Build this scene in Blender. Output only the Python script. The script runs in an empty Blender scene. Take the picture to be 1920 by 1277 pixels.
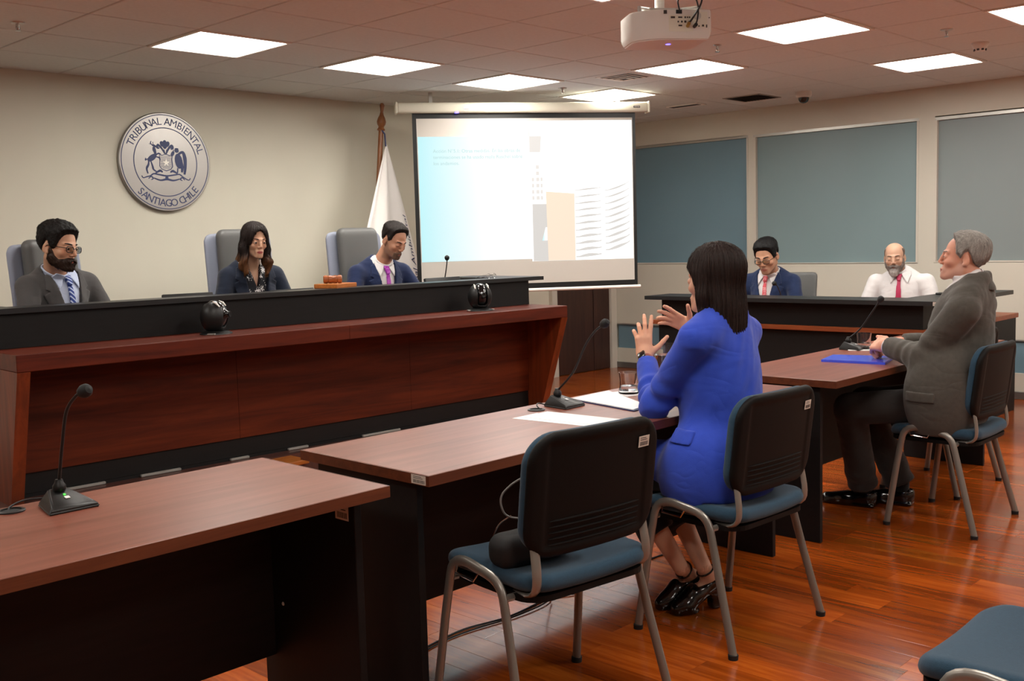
import bpy, bmesh, math, random
import numpy as np
from mathutils import Vector, Matrix, Euler, Quaternion

random.seed(7)
SC = bpy.context.scene
COL = SC.collection
PI = math.pi
rad = math.radians

# ------------------------------------------------------------------ camera, world, exposure
cam_data = bpy.data.cameras.new('camera')
cam = bpy.data.objects.new('camera', cam_data)
COL.objects.link(cam)
SC.camera = cam
cam_data.sensor_fit = 'HORIZONTAL'
cam_data.sensor_width = 36.0
cam_data.lens = 1943.28 / 1920 * 36.0
cam_data.clip_start = 0.05
cam_data.clip_end = 60
CYAW, CPITCH, CROLL = 0.767094813, -0.0951829, -0.027559
CPOS = Vector((-2.4113, -7.0501, 1.4))
_f = Vector((math.cos(CPITCH) * math.cos(CYAW), math.cos(CPITCH) * math.sin(CYAW), math.sin(CPITCH)))
_r = Vector((math.sin(CYAW), -math.cos(CYAW), 0))
_u = _r.cross(_f)
_c, _s = math.cos(CROLL), math.sin(CROLL)
_R, _U = _c * _r + _s * _u, -_s * _r + _c * _u
cam.matrix_world = Matrix(((_R.x, _U.x, -_f.x, CPOS.x), (_R.y, _U.y, -_f.y, CPOS.y), (_R.z, _U.z, -_f.z, CPOS.z), (0, 0, 0, 1)))

world = bpy.data.worlds.new('world')
SC.world = world
world.use_nodes = True
world.node_tree.nodes['Background'].inputs[0].default_value = (0.9, 0.95, 1.0, 1)
world.node_tree.nodes['Background'].inputs[1].default_value = 0.05
SC.view_settings.view_transform = 'Standard'
SC.view_settings.look = 'None'
SC.view_settings.gamma = 1
SC.view_settings.use_curve_mapping = False
SC.view_settings.exposure = 0.0
PANEL_STRENGTH = 24.0
PANEL_COLOR = (1.0, 0.965, 0.89)
SCREEN_STRENGTH = 0.55


# ------------------------------------------------------------------ materials
def lin(c):
    if isinstance(c, str):
        c = [int(c[i:i + 2], 16) / 255 for i in (0, 2, 4)]
    return [x / 12.92 if x <= 0.04045 else ((x + 0.055) / 1.055) ** 2.4 for x in c[:3]] + [1.0]


def nd(nt, typ, **kw):
    n = nt.nodes.new(typ)
    for k, v in kw.items():
        if k.startswith('i_'):
            key = k[2:]
            key = int(key) if key.isdigit() else key.replace('_', ' ')
            n.inputs[key].default_value = v
        else:
            setattr(n, k, v)
    return n


def base_mat(name):
    m = bpy.data.materials.new(name)
    m.use_nodes = True
    return m, m.node_tree, m.node_tree.nodes['Principled BSDF']


def pm(name, color, rough=0.5, metal=0.0, spec=0.5, vary=0.0, vscale=8.0, bump=0.0, bscale=60.0, coat=0.0, sheen=0.0, stretch=(1, 1, 1), sub=0.0, emit=None, estr=0.0):
    m, nt, b = base_mat(name)
    c = lin(color)
    b.inputs['Base Color'].default_value = c
    b.inputs['Roughness'].default_value = rough
    b.inputs['Metallic'].default_value = metal
    b.inputs['Specular IOR Level'].default_value = spec
    b.inputs['Coat Weight'].default_value = coat
    b.inputs['Coat Roughness'].default_value = 0.1
    if sheen:
        b.inputs['Sheen Weight'].default_value = sheen
    if sub:
        b.inputs['Subsurface Weight'].default_value = sub
        b.inputs['Subsurface Radius'].default_value = (0.012, 0.005, 0.003)
        b.inputs['Subsurface Scale'].default_value = 1.0
    if emit:
        b.inputs['Emission Color'].default_value = lin(emit)
        b.inputs['Emission Strength'].default_value = estr
    if vary or bump:
        tc = nd(nt, 'ShaderNodeTexCoord')
        mp = nd(nt, 'ShaderNodeMapping')
        mp.inputs['Scale'].default_value = stretch
        nt.links.new(tc.outputs['Object'], mp.inputs[0])
    if vary:
        n = nd(nt, 'ShaderNodeTexNoise')
        n.inputs['Scale'].default_value = vscale
        n.inputs['Detail'].default_value = 5
        nt.links.new(mp.outputs[0], n.inputs['Vector'])
        r = nd(nt, 'ShaderNodeValToRGB')
        r.color_ramp.elements[0].position = 0.3
        r.color_ramp.elements[1].position = 0.7
        r.color_ramp.elements[0].color = [x * (1 - vary) for x in c[:3]] + [1]
        r.color_ramp.elements[1].color = [min(1, x * (1 + vary)) for x in c[:3]] + [1]
        nt.links.new(n.outputs[0], r.inputs[0])
        nt.links.new(r.outputs[0], b.inputs['Base Color'])
    if bump:
        n2 = nd(nt, 'ShaderNodeTexNoise')
        n2.inputs['Scale'].default_value = bscale
        n2.inputs['Detail'].default_value = 4
        nt.links.new(mp.outputs[0], n2.inputs['Vector'])
        bp = nd(nt, 'ShaderNodeBump')
        bp.inputs['Strength'].default_value = bump
        bp.inputs['Distance'].default_value = 0.004
        nt.links.new(n2.outputs[0], bp.inputs['Height'])
        nt.links.new(bp.outputs[0], b.inputs['Normal'])
    return m


def wood(name, dark, mid, light, rough=0.3, axis='x', scale=1.0, spec=0.5, coat=0.0, tint=None):
    m, nt, b = base_mat(name)
    tc = nd(nt, 'ShaderNodeTexCoord')
    mp = nd(nt, 'ShaderNodeMapping')
    s = {'x': (0.7, 9, 9), 'y': (9, 0.7, 9), 'z': (9, 9, 0.7)}[axis]
    mp.inputs['Scale'].default_value = [v * scale for v in s]
    src = tc.outputs['Object']
    if tint:
        oi = nd(nt, 'ShaderNodeObjectInfo')
        add = nd(nt, 'ShaderNodeVectorMath', operation='ADD')
        mul = nd(nt, 'ShaderNodeVectorMath', operation='SCALE')
        cx = nd(nt, 'ShaderNodeCombineXYZ')
        for k in range(3):
            nt.links.new(oi.outputs['Random'], cx.inputs[k])
        nt.links.new(cx.outputs[0], mul.inputs[0])
        mul.inputs['Scale'].default_value = 37.0
        nt.links.new(src, add.inputs[0])
        nt.links.new(mul.outputs[0], add.inputs[1])
        src = add.outputs[0]
    nt.links.new(src, mp.inputs[0])
    n = nd(nt, 'ShaderNodeTexNoise')
    n.inputs['Scale'].default_value = 2.2
    n.inputs['Detail'].default_value = 8
    n.inputs['Roughness'].default_value = 0.62
    n.inputs['Distortion'].default_value = 0.6
    nt.links.new(mp.outputs[0], n.inputs['Vector'])
    r = nd(nt, 'ShaderNodeValToRGB')
    e = r.color_ramp.elements
    e[0].position, e[0].color = 0.28, lin(dark)
    e[1].position, e[1].color = 0.75, lin(light)
    k = e.new(0.5)
    k.color = lin(mid)
    nt.links.new(n.outputs[0], r.inputs[0])
    out = r.outputs[0]
    if tint:
        mx = nd(nt, 'ShaderNodeMix', data_type='RGBA', blend_type='MULTIPLY')
        mx.inputs[0].default_value = 1
        nt.links.new(out, mx.inputs[6])
        if tint == 'object':
            nt.links.new(oi.outputs['Color'], mx.inputs[7])
        else:
            at = nd(nt, 'ShaderNodeAttribute', attribute_name='tint')
            nt.links.new(at.outputs['Color'], mx.inputs[7])
        out = mx.outputs[2]
    nt.links.new(out, b.inputs['Base Color'])
    b.inputs['Roughness'].default_value = rough
    b.inputs['Specular IOR Level'].default_value = spec
    b.inputs['Coat Weight'].default_value = coat
    b.inputs['Coat Roughness'].default_value = 0.12
    return m


def glass_mat(name, color='ffffff', rough=0.0, ior=1.45):
    m, nt, b = base_mat(name)
    b.inputs['Base Color'].default_value = lin(color)
    b.inputs['Roughness'].default_value = rough
    b.inputs['IOR'].default_value = ior
    b.inputs['Transmission Weight'].default_value = 1.0
    return m


M = {}
M['wall'] = pm('wall_paint', 'd4cfbf', 0.75, spec=0.25, vary=0.02, vscale=2, bump=0.03, bscale=180)
M['wall_back'] = pm('wall_paint_back', 'ccc7ba', 0.75, spec=0.25, vary=0.02, vscale=2, bump=0.03, bscale=180)
M['tile'] = pm('ceiling_tile', 'd4d8d6', 0.9, spec=0.1, vary=0.03, vscale=40, bump=0.12, bscale=220)
M['grid'] = pm('ceiling_grid', 'a0968c', 0.6, spec=0.3)
M['white_metal'] = pm('white_enamel', 'e6e2da', 0.4, spec=0.4)
M['off_white'] = pm('off_white_plastic', 'd9d4cc', 0.45, spec=0.4, vary=0.02)
M['cream'] = pm('cream_case', 'd8d3c2', 0.4, spec=0.4)
M['panel_light'] = pm('light_diffuser', 'ffffff', 0.6, emit=None)
_b = M['panel_light'].node_tree.nodes['Principled BSDF']
_b.inputs['Emission Color'].default_value = (*PANEL_COLOR, 1)
_b.inputs['Emission Strength'].default_value = PANEL_STRENGTH
M['black'] = pm('black_plastic', '141414', 0.42, spec=0.4, bump=0.05, bscale=300)
M['black_gloss'] = pm('black_gloss', '0c0c0d', 0.12, spec=0.6, coat=0.4)
M['black_mat'] = pm('black_laminate', '141212', 0.55, spec=0.25, vary=0.15, vscale=6, stretch=(1, 10, 10))
M['black_ledge'] = pm('black_ledge', '1a1a1b', 0.4, spec=0.45, vary=0.1, vscale=6, stretch=(1, 10, 10))
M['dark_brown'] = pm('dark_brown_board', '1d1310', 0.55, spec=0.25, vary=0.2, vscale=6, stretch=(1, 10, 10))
M['table_top'] = wood('table_top_laminate', '6a3626', '7e4636', '915544', 0.32, 'x', 1.1, spec=0.6)
M['table_edge'] = wood('table_edge_band', '4f2410', '60301a', '713c20', 0.4, 'x', 1.5)
M['bench_wood'] = wood('bench_cherry', '380f05', '521b0a', '65260f', 0.42, 'x', 1.0, spec=0.3)
M['bench_front'] = wood('bench_front_panel', '350f04', '4f1b07', '64280e', 0.5, 'x', 0.8, spec=0.22)
M['bench_end'] = wood('bench_end_panel', '4a1c0a', '662a10', '803818', 0.4, 'z', 1.0)
M['bench_side'] = wood('bench_side_panel', '3a201a', '4a2b24', '58352c', 0.4, 'z', 1.0)
M['counter_orange'] = wood('counter_edge', '7a3a18', '8a4420', 'a0582c', 0.4, 'y', 1.0)
M['nosing'] = wood('step_nosing', '8a4a18', 'a86024', 'c07a38', 0.35, 'x', 1.0)
M['door_wood'] = wood('door_veneer', '2c1711', '3a2018', '472a1f', 0.45, 'z', 1.0)
M['plank'] = wood('floor_plank', '82390c', 'a64e16', 'c66a26', 0.19, 'y', 1.2, spec=0.5, coat=0.35, tint='object')
M['plank_far'] = wood('floor_plank_far', '82390c', 'a64e16', 'c66a26', 0.19, 'y', 1.2, spec=0.5, coat=0.35, tint='attr')
M['subfloor'] = pm('subfloor', '2a1208', 0.5)
M['base_grey'] = pm('grey_skirting', '7d7b78', 0.35, metal=0.6)
M['frost'] = pm('frosted_pane', '7d9296', 0.4, spec=0.4, vary=0.03, vscale=1.5)
M['frost2'] = pm('frosted_pane_blue', '6c8896', 0.4, spec=0.4, vary=0.04, vscale=1.5)
M['frost3'] = pm('frosted_pane_grey', '838d8e', 0.4, spec=0.4, vary=0.03, vscale=1.5)
M['alu'] = pm('aluminium', 'b9b6b0', 0.35, metal=0.7)
M['frame_white'] = pm('window_frame_paint', 'cdc6ba', 0.5, spec=0.3)
M['chrome'] = pm('chrome', 'd5d5d5', 0.12, metal=1.0)
M['chair_metal'] = pm('silver_chair_tube', '8f8a82', 0.33, metal=0.55, spec=0.5)
M['chair_fabric'] = pm('teal_blue_fabric', '2b4456', 0.85, spec=0.15, vary=0.08, vscale=120, bump=0.25, bscale=500, sheen=0.15)
M['chair_shell'] = pm('black_back_shell', '0d0b0a', 0.6, spec=0.18, bump=0.1, bscale=400)
M['rubber'] = pm('rubber', '0d0d0d', 0.7)
M['judge_leather'] = pm('grey_leather', '5c5c5b', 0.45, spec=0.45, bump=0.12, bscale=160)
M['judge_shell'] = pm('grey_blue_shell', '8b90a0', 0.5, spec=0.3)
M['paper'] = pm('white_paper', 'eceaea', 0.7, spec=0.2)
M['sticker'] = pm('sticker_paper', 'd8cfc2', 0.6)
M['ink'] = pm('dark_ink', '2a2a30', 0.6)
M['navy_ink'] = pm('navy_ink', '23305e', 0.45)
M['blue_plastic'] = pm('blue_plastic_folder', '3a52dc', 0.22, spec=0.6, coat=0.3)
M['glass'] = glass_mat('clear_glass')
M['water'] = glass_mat('water', 'ffffff', 0.0, 1.33)
M['gavel'] = wood('gavel_wood', '7a3d1c', '96522a', 'b06a3c', 0.3, 'x', 4.0)
M['oak'] = wood('orange_block', '9a5520', 'b5692c', 'c87d3c', 0.4, 'x', 3.0)
M['pole'] = wood('flag_pole_wood', '6f3d1c', '85502a', '96603a', 0.35, 'z', 3.0)
M['flag'] = pm('white_satin', 'e9e4e0', 0.5, spec=0.35, sheen=0.2)
M['cable'] = pm('black_cable', '100e0d', 0.5)
M['brass'] = pm('brass_plug', 'b59a5c', 0.3, metal=0.9)
M['led_blue'] = pm('blue_led', '6a60ff', 0.4, emit='5a50ff', estr=6.0)
M['led_green'] = pm('green_led', '60ff60', 0.4, emit='30ff30', estr=4.0)
M['vent_dark'] = pm('vent_dark', '3a332e', 0.7)


def seal_mat():
    m, nt, b = base_mat('brushed_steel')
    b.inputs['Base Color'].default_value = lin('9e9b98')
    b.inputs['Metallic'].default_value = 0.85
    b.inputs['Roughness'].default_value = 0.33
    tc = nd(nt, 'ShaderNodeTexCoord')
    mp = nd(nt, 'ShaderNodeMapping')
    mp.inputs['Scale'].default_value = (1.5, 1, 220)
    nt.links.new(tc.outputs['Object'], mp.inputs[0])
    n = nd(nt, 'ShaderNodeTexNoise', i_Scale=1.0, i_Detail=3.0)
    nt.links.new(mp.outputs[0], n.inputs['Vector'])
    bp = nd(nt, 'ShaderNodeBump')
    bp.inputs['Strength'].default_value = 0.12
    bp.inputs['Distance'].default_value = 0.002
    nt.links.new(n.outputs[0], bp.inputs['Height'])
    nt.links.new(bp.outputs[0], b.inputs['Normal'])
    return m


M['seal'] = seal_mat()


# ------------------------------------------------------------------ mesh builder
class MB:
    def __init__(self):
        self.v, self.f = [], []

    def add(self, v, f):
        o = len(self.v)
        self.v += [tuple(p) for p in v]
        self.f += [tuple(i + o for i in q) for q in f]
        return self

    def box(self, lo, hi, T=None):
        x0, y0, z0 = lo
        x1, y1, z1 = hi
        v = [(x0, y0, z0), (x1, y0, z0), (x1, y1, z0), (x0, y1, z0), (x0, y0, z1), (x1, y0, z1), (x1, y1, z1), (x0, y1, z1)]
        if T:
            v = [T @ Vector(p) for p in v]
        return self.add(v, [(3, 2, 1, 0), (4, 5, 6, 7), (0, 1, 5, 4), (1, 2, 6, 5), (2, 3, 7, 6), (3, 0, 4, 7)])

    def rbox(self, lo, hi, r=0.005, seg=2, T=None):
        bm = bmesh.new()
        bmesh.ops.create_cube(bm, size=1)
        c = [(a + b) / 2 for a, b in zip(lo, hi)]
        s = [b - a for a, b in zip(lo, hi)]
        for p in bm.verts:
            p.co = Vector([c[i] + p.co[i] * s[i] for i in range(3)])
        bmesh.ops.bevel(bm, geom=bm.edges[:], offset=min(r, min(s) * 0.49), segments=seg, profile=0.5, affect='EDGES')
        return self.bm(bm, T)

    def bm(self, bm, T=None):
        bm.verts.index_update()
        self.add([(T @ p.co) if T else p.co for p in bm.verts], [[q.index for q in f.verts] for f in bm.faces])
        bm.free()
        return self

    def tube(self, path, r, n=10, caps=True, flat=None, closed=False):
        # sweep a circle (or an ellipse: flat = (ru, rv, up vector)) along a path
        P = [Vector(p) for p in path]
        rs = r if isinstance(r, (list, tuple)) else [r] * len(P)
        N = len(P)
        rings = []
        up = None
        for i in range(N):
            if closed:
                t = (P[(i + 1) % N] - P[i - 1]).normalized()
            else:
                t = (P[min(i + 1, N - 1)] - P[max(i - 1, 0)]).normalized()
            if flat:
                a = Vector(flat[2])
                a = (a - t * a.dot(t)).normalized()
            elif up is None:
                a = t.orthogonal().normalized()
            else:
                a = (up - t * up.dot(t)).normalized()
            up = a
            b = t.cross(a)
            ru, rv = (flat[0], flat[1]) if flat else (1, 1)
            rings.append([P[i] + (a * math.cos(2 * PI * k / n) * ru + b * math.sin(2 * PI * k / n) * rv) * rs[i] for k in range(n)])
        v = [p for q in rings for p in q]
        f = []
        for i in range(N if closed else N - 1):
            j = (i + 1) % N
            for k in range(n):
                k2 = (k + 1) % n
                f.append((i * n + k, i * n + k2, j * n + k2, j * n + k))
        if caps and not closed:
            f.append(tuple(range(n - 1, -1, -1)))
            f.append(tuple((N - 1) * n + k for k in range(n)))
        return self.add(v, f)

    def lathe(self, prof, n=24, c=(0, 0, 0), T=None):
        v, f = [], []
        for (r, z) in prof:
            for k in range(n):
                p = Vector((c[0] + r * math.cos(2 * PI * k / n), c[1] + r * math.sin(2 * PI * k / n), c[2] + z))
                v.append(T @ p if T else p)
        for i in range(len(prof) - 1):
            for k in range(n):
                k2 = (k + 1) % n
                f.append((i * n + k, i * n + k2, (i + 1) * n + k2, (i + 1) * n + k))
        if prof[0][0] > 1e-6:
            f.append(tuple(range(n - 1, -1, -1)))
        if prof[-1][0] > 1e-6:
            f.append(tuple((len(prof) - 1) * n + k for k in range(n)))
        return self.add(v, f)

    def prism(self, poly, a, b, plane='xy', T=None):
        # extrude a 2D polygon between a and b along the third axis
        def mk(p, h):
            q = {'xy': (p[0], p[1], h), 'xz': (p[0], h, p[1]), 'yz': (h, p[0], p[1])}[plane]
            return T @ Vector(q) if T else q
        n = len(poly)
        v = [mk(p, a) for p in poly] + [mk(p, b) for p in poly]
        f = [tuple(range(n - 1, -1, -1)), tuple(range(n, 2 * n))]
        for i in range(n):
            j = (i + 1) % n
            f.append((i, j, n + j, n + i))
        return self.add(v, f)

    def obj(self, name, mat, parent=None, smooth=False, loc=None):
        me = bpy.data.meshes.new(name)
        me.from_pydata(self.v, [], self.f)
        me.validate()
        bm = bmesh.new()
        bm.from_mesh(me)
        bmesh.ops.recalc_face_normals(bm, faces=bm.faces[:])
        bm.to_mesh(me)
        bm.free()
        me.materials.append(M[mat] if isinstance(mat, str) else mat)
        if smooth:
            me.polygons.foreach_set('use_smooth', [True] * len(me.polygons))
            me.set_sharp_from_angle(angle=rad(38))
        o = bpy.data.objects.new(name, me)
        COL.objects.link(o)
        if parent:
            o.parent = parent
        if loc:
            o.location = loc
        return o


def thing(name, label, cat, loc=(0, 0, 0), rotz=0, group=None):
    o = bpy.data.objects.new(name, None)
    COL.objects.link(o)
    o.location = loc
    o.rotation_euler = (0, 0, rotz)
    o.empty_display_size = 0.1
    return tag(o, label, cat, group)


def tag(o, label, cat, group=None):
    o['label'] = label
    o['category'] = cat
    if group:
        o['group'] = group
    return o


def struct(o):
    o['kind'] = 'structure'
    return o


def dup(root, loc, rotz, label, group=None):
    r = root.copy()
    COL.objects.link(r)
    r.location = loc
    r.rotation_euler = (0, 0, rotz)
    r['label'] = label
    if group:
        r['group'] = group

    def rec(a, b):
        for ch in list(a.children):
            c = ch.copy()
            COL.objects.link(c)
            c.parent = b
            rec(ch, c)
    rec(root, r)
    return r


def rpoly(x0, y0, x1, y1, r, n=6):
    pts = []
    for cx, cy, a0 in ((x1 - r, y1 - r, 0), (x0 + r, y1 - r, 90), (x0 + r, y0 + r, 180), (x1 - r, y0 + r, 270)):
        for k in range(n + 1):
            a = rad(a0 + 90 * k / n)
            pts.append((cx + r * math.cos(a), cy + r * math.sin(a)))
    return pts


def text_mesh(s, size, extrude=0.0005, shear=0.0, align='CENTER'):
    cu = bpy.data.curves.new('t', 'FONT')
    cu.body = s
    cu.size = size
    cu.extrude = extrude
    cu.shear = shear
    cu.align_x = align
    cu.resolution_u = 3
    o = bpy.data.objects.new('t', cu)
    COL.objects.link(o)
    bpy.context.view_layer.update()
    me = bpy.data.meshes.new_from_object(o.evaluated_get(bpy.context.evaluated_depsgraph_get()))
    v = [tuple(p.co) for p in me.vertices]
    f = [tuple(p.vertices) for p in me.polygons]
    bpy.data.objects.remove(o)
    bpy.data.curves.remove(cu)
    bpy.data.meshes.remove(me)
    return v, f


def bez(p0, p1, p2, p3, n=12):
    P = [Vector(p) for p in (p0, p1, p2, p3)]
    return [P[0] * (1 - t) ** 3 + P[1] * 3 * t * (1 - t) ** 2 + P[2] * 3 * t * t * (1 - t) + P[3] * t ** 3 for t in [i / n for i in range(n + 1)]]


def spline(pts, n=6):
    P = [Vector(p) for p in pts]
    out = []
    for i in range(len(P) - 1):
        a, b, c, d = P[max(i - 1, 0)], P[i], P[i + 1], P[min(i + 2, len(P) - 1)]
        for k in range(n):
            t = k / n
            out.append(0.5 * ((2 * b) + (c - a) * t + (2 * a - 5 * b + 4 * c - d) * t * t + (3 * b - a - 3 * c + d) * t ** 3))
    out.append(P[-1])
    return out


def in_view(p, m=0.0):
    d = Vector(p) - CPOS
    z = d.dot(_f)
    if z < 0.1:
        return None
    x, y = 960 + 1943 * d.dot(_R) / z, 638.5 - 1943 * d.dot(_U) / z
    return (x, y, z) if -m < x < 1920 + m and -m < y < 1277 + m else None


# ================================================================== SETTING
XW, X0, Y0, CZ = 6.5, -6.5, -11.0, 2.6
T61 = 0.61

# ---- floor: planks run along Y
floor = thing('floor', 'glossy reddish brown hardwood plank floor of the courtroom', 'floor')
del floor['category']
struct(floor)
MB().box((X0, Y0, -0.06), (XW, 0, -0.012)).obj('subfloor', 'subfloor', floor)
PW = 0.115
cand = []
rnd = random.Random(3)
nrow = int((XW - X0) / PW) + 1
for i in range(nrow):
    x = XW - (i + 1) * PW
    if x < X0:
        continue
    y = 0.0 - rnd.uniform(0, 0.9)
    y1 = 0.0
    while y1 > Y0:
        L = rnd.choice((0.6, 0.9, 0.9, 1.2))
        y2 = max(y if y1 == 0.0 else y1 - L, Y0)
        t = rnd.random()
        w = rnd.random()
        col = (0.62 + 0.5 * t, 0.55 + 0.5 * t + 0.16 * (w > 0.9), 0.5 + 0.45 * t + 0.1 * (w > 0.9))
        cand.append((x, y2, y1, col))
        y1 = y2


def plank_score(c):
    x, ya, yb, _ = c
    best = 0
    for q in (0.1, 0.5, 0.9):
        p = in_view((x + PW / 2, ya + (yb - ya) * q, 0), 20)
        if p:
            hid = p[0] < 560 or p[1] < 680 or (p[1] < 900 and p[0] < 1020)
            best = max(best, (yb - ya) / p[2] ** 2 * (0.05 if hid else 1))
    return best


cand.sort(key=plank_score, reverse=True)


def plank_geo(w, l):
    g, b = 0.0004, 0.0010
    xs = (g, g + b, w - g - b, w - g)
    ys = (g, g + b, l - g - b, l - g)
    v = [(xs[1], ys[1], 0), (xs[2], ys[1], 0), (xs[2], ys[2], 0), (xs[1], ys[2], 0), (xs[0], ys[0], -0.00008), (xs[3], ys[0], -0.00008), (xs[3], ys[3], -0.00008), (xs[0], ys[3], -0.00008), (xs[0], ys[0], -0.012), (xs[3], ys[0], -0.012), (xs[3], ys[3], -0.012), (xs[0], ys[3], -0.012)]
    f = [(0, 1, 2, 3)]
    for k in range(4):
        j = (k + 1) % 4
        f += [(4 + k, 4 + j, j, k), (8 + k, 8 + j, 4 + j, 4 + k)]
    return v, f


plank_mesh = {}
for k, (x, ya, yb, col) in enumerate(cand[:295]):
    key = round(yb - ya, 3)
    if key not in plank_mesh:
        v, f = plank_geo(PW, key)
        plank_mesh[key] = bpy.data.meshes.new('floor_plank')
        plank_mesh[key].from_pydata(v, [], f)
        plank_mesh[key].materials.append(M['plank'])
    o = bpy.data.objects.new('floor_plank', plank_mesh[key])
    COL.objects.link(o)
    o.parent = floor
    o.location = (x, ya, 0)
    o.color = (*col, 1)
far = MB()
fc = []
for (x, ya, yb, col) in cand[295:]:
    v, f = plank_geo(PW, yb - ya)
    far.add([(p[0] + x, p[1] + ya, p[2]) for p in v], f)
    fc += [(*col, 1)] * len(v)
fo = far.obj('plank_field', 'plank_far', floor)
fo['kind'] = 'stuff'
at = fo.data.attributes.new('tint', 'FLOAT_COLOR', 'POINT')
at.data.foreach_set('color', [c for q in fc for c in q])

# ---- ceiling
ceiling = thing('ceiling', 'suspended ceiling of square pale tiles on a thin grid', 'ceiling')
del ceiling['category']
struct(ceiling)
MB().box((X0, Y0, CZ + 0.015), (XW, 0, CZ + 0.06)).obj('ceiling_grid', 'grid', ceiling)
LIGHTS = [(1, 2), (3, 2), (5, 2), (7, 2), (5, 6), (6, 4), (8, 6), (6, 8), (2, 6), (-3, 2), (-1, 6), (-1, 9), (2, 10), (6, 11), (9, 10), (-5, 5), (-5, 9), (-3, 13), (3, 13), (8, 13)]
VENT = {(6, 3): 'air_diffuser'}


def tile_geo(w, l):
    g, b = 0.0045, 0.004
    v = []
    for (x, y, z) in ((g + b, g + b, 0), (w - g - b, g + b, 0), (w - g - b, l - g - b, 0), (g + b, l - g - b, 0), (g, g, 0.004), (w - g, g, 0.004), (w - g, l - g, 0.004), (g, l - g, 0.004), (g, g, 0.015), (w - g, g, 0.015), (w - g, l - g, 0.015), (g, l - g, 0.015)):
        v.append((x, y, z))
    f = [(3, 2, 1, 0)]
    for k in range(4):
        j = (k + 1) % 4
        f += [(k, j, 4 + j, 4 + k), (4 + k, 4 + j, 8 + j, 8 + k)]
    return v, f


tile_mesh = {}
rest = MB()
i0, i1 = int(X0 / T61) - 1, int(XW / T61) + 1
for i in range(i0, i1):
    for j in range(0, int(-Y0 / T61) + 2):
        if (i, j) in LIGHTS:
            continue
        xa, xb = max(i * T61, X0), min((i + 1) * T61, XW)
        yb, ya = min(-j * T61, 0.0), max(-(j + 1) * T61, Y0)
        if xb - xa < 0.02 or yb - ya < 0.02:
            continue
        vis = any(in_view((x, y, CZ), 5) for x in (xa, xb, (xa + xb) / 2) for y in (ya, yb, (ya + yb) / 2))
        w, l = round(xb - xa, 4), round(yb - ya, 4)
        v, f = tile_geo(w, l)
        if vis:
            if (w, l) not in tile_mesh:
                me = bpy.data.meshes.new('ceiling_tile')
                me.from_pydata(v, [], f)
                me.materials.append(M['tile'])
                tile_mesh[(w, l)] = me
            o = bpy.data.objects.new('ceiling_tile', tile_mesh[(w, l)])
            COL.objects.link(o)
            o.parent = ceiling
            o.location = (xa, ya, CZ)
        else:
            rest.add([(p[0] + xa, p[1] + ya, p[2] + CZ) for p in v], f)
ro = rest.obj('tile_field', 'tile', ceiling)
ro['kind'] = 'stuff'

# ---- light panels
LL = {(1, 2): 'square ceiling light panel above the round seal, nearest the left edge', (3, 2): 'square ceiling light panel above the left end of the screen, second from left', (5, 2): 'square ceiling light panel above the middle of the projection screen case', (7, 2): 'square ceiling light panel just above the right end of the screen case', (5, 6): 'large bright ceiling light panel right beside the hanging projector', (6, 4): 'square ceiling light panel below and beyond the projector', (8, 6): 'square ceiling light panel above the middle frosted window', (6, 8): 'square ceiling light panel cut by the top right corner of the photo'}
p0 = None
for (i, j) in LIGHTS:
    lab = LL.get((i, j), 'square ceiling light panel behind or beside the viewer')
    loc = ((i + 0.5) * T61, -(j + 0.5) * T61, CZ)
    if p0 is None:
        p0 = thing('ceiling_light', lab, 'light', loc, 0, 'ceiling light panels')
        h = T61 / 2 - 0.004
        fr = MB()
        for a, b in (((-h, -h), (h, -h + 0.022)), ((-h, h - 0.022), (h, h)), ((-h, -h + 0.022), (-h + 0.022, h - 0.022)), ((h - 0.022, -h + 0.022), (h, h - 0.022))):
            fr.rbox((a[0], a[1], -0.008), (b[0], b[1], 0.014), 0.003, 1)
        fr.obj('light_frame', 'white_metal', p0)
        MB().prism(rpoly(-h + 0.024, -h + 0.024, h - 0.024, h - 0.024, 0.012, 3), 0.0, 0.012).obj('light_diffuser', 'panel_light', p0)
    else:
        dup(p0, loc, 0, lab)

# ---- walls
wl = struct(MB().box((X0, 0, 0), (XW + 0.2, 0.15, CZ + 0.06)).obj('wall_left', 'wall'))
# window wall at X = 6.5 with openings
WIN = [(-1.695, -0.02, 1.125, 2.36), (-3.357, -1.752, 1.115, 2.355), (-5.10, -3.494, 1.123, 2.345)]
LOWW = [(-1.70, -0.062, 0.215, 0.485), (-3.36, -1.76, 0.215, 0.485), (-5.10, -3.49, 0.215, 0.49)]
wb = MB()
ys = sorted({Y0, 0.0} | {v for w in WIN for v in w[:2]})
zs = [0, 0.215, 0.485, 1.12, 2.355, CZ + 0.06]
for a, b in zip(ys[:-1], ys[1:]):
    mid = (a + b) / 2
    op = any(w[0] < mid < w[1] for w in WIN)
    for q, (za, zb) in enumerate(zip(zs[:-1], zs[1:])):
        if op and q in (1, 3):
            continue
        wb.box((XW, a, za), (XW + 0.2, b, zb))
struct(wb.obj('wall_right', 'wall_back'))
struct(MB().box((X0, Y0 - 0.15, 0), (XW, Y0, CZ + 0.06)).obj('wall_back', 'wall_back'))
struct(MB().box((X0 - 0.15, Y0, 0), (X0, 0.15, CZ + 0.06)).obj('wall_near', 'wall_back'))
fm = ['frost2', 'frost', 'frost3']
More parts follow.
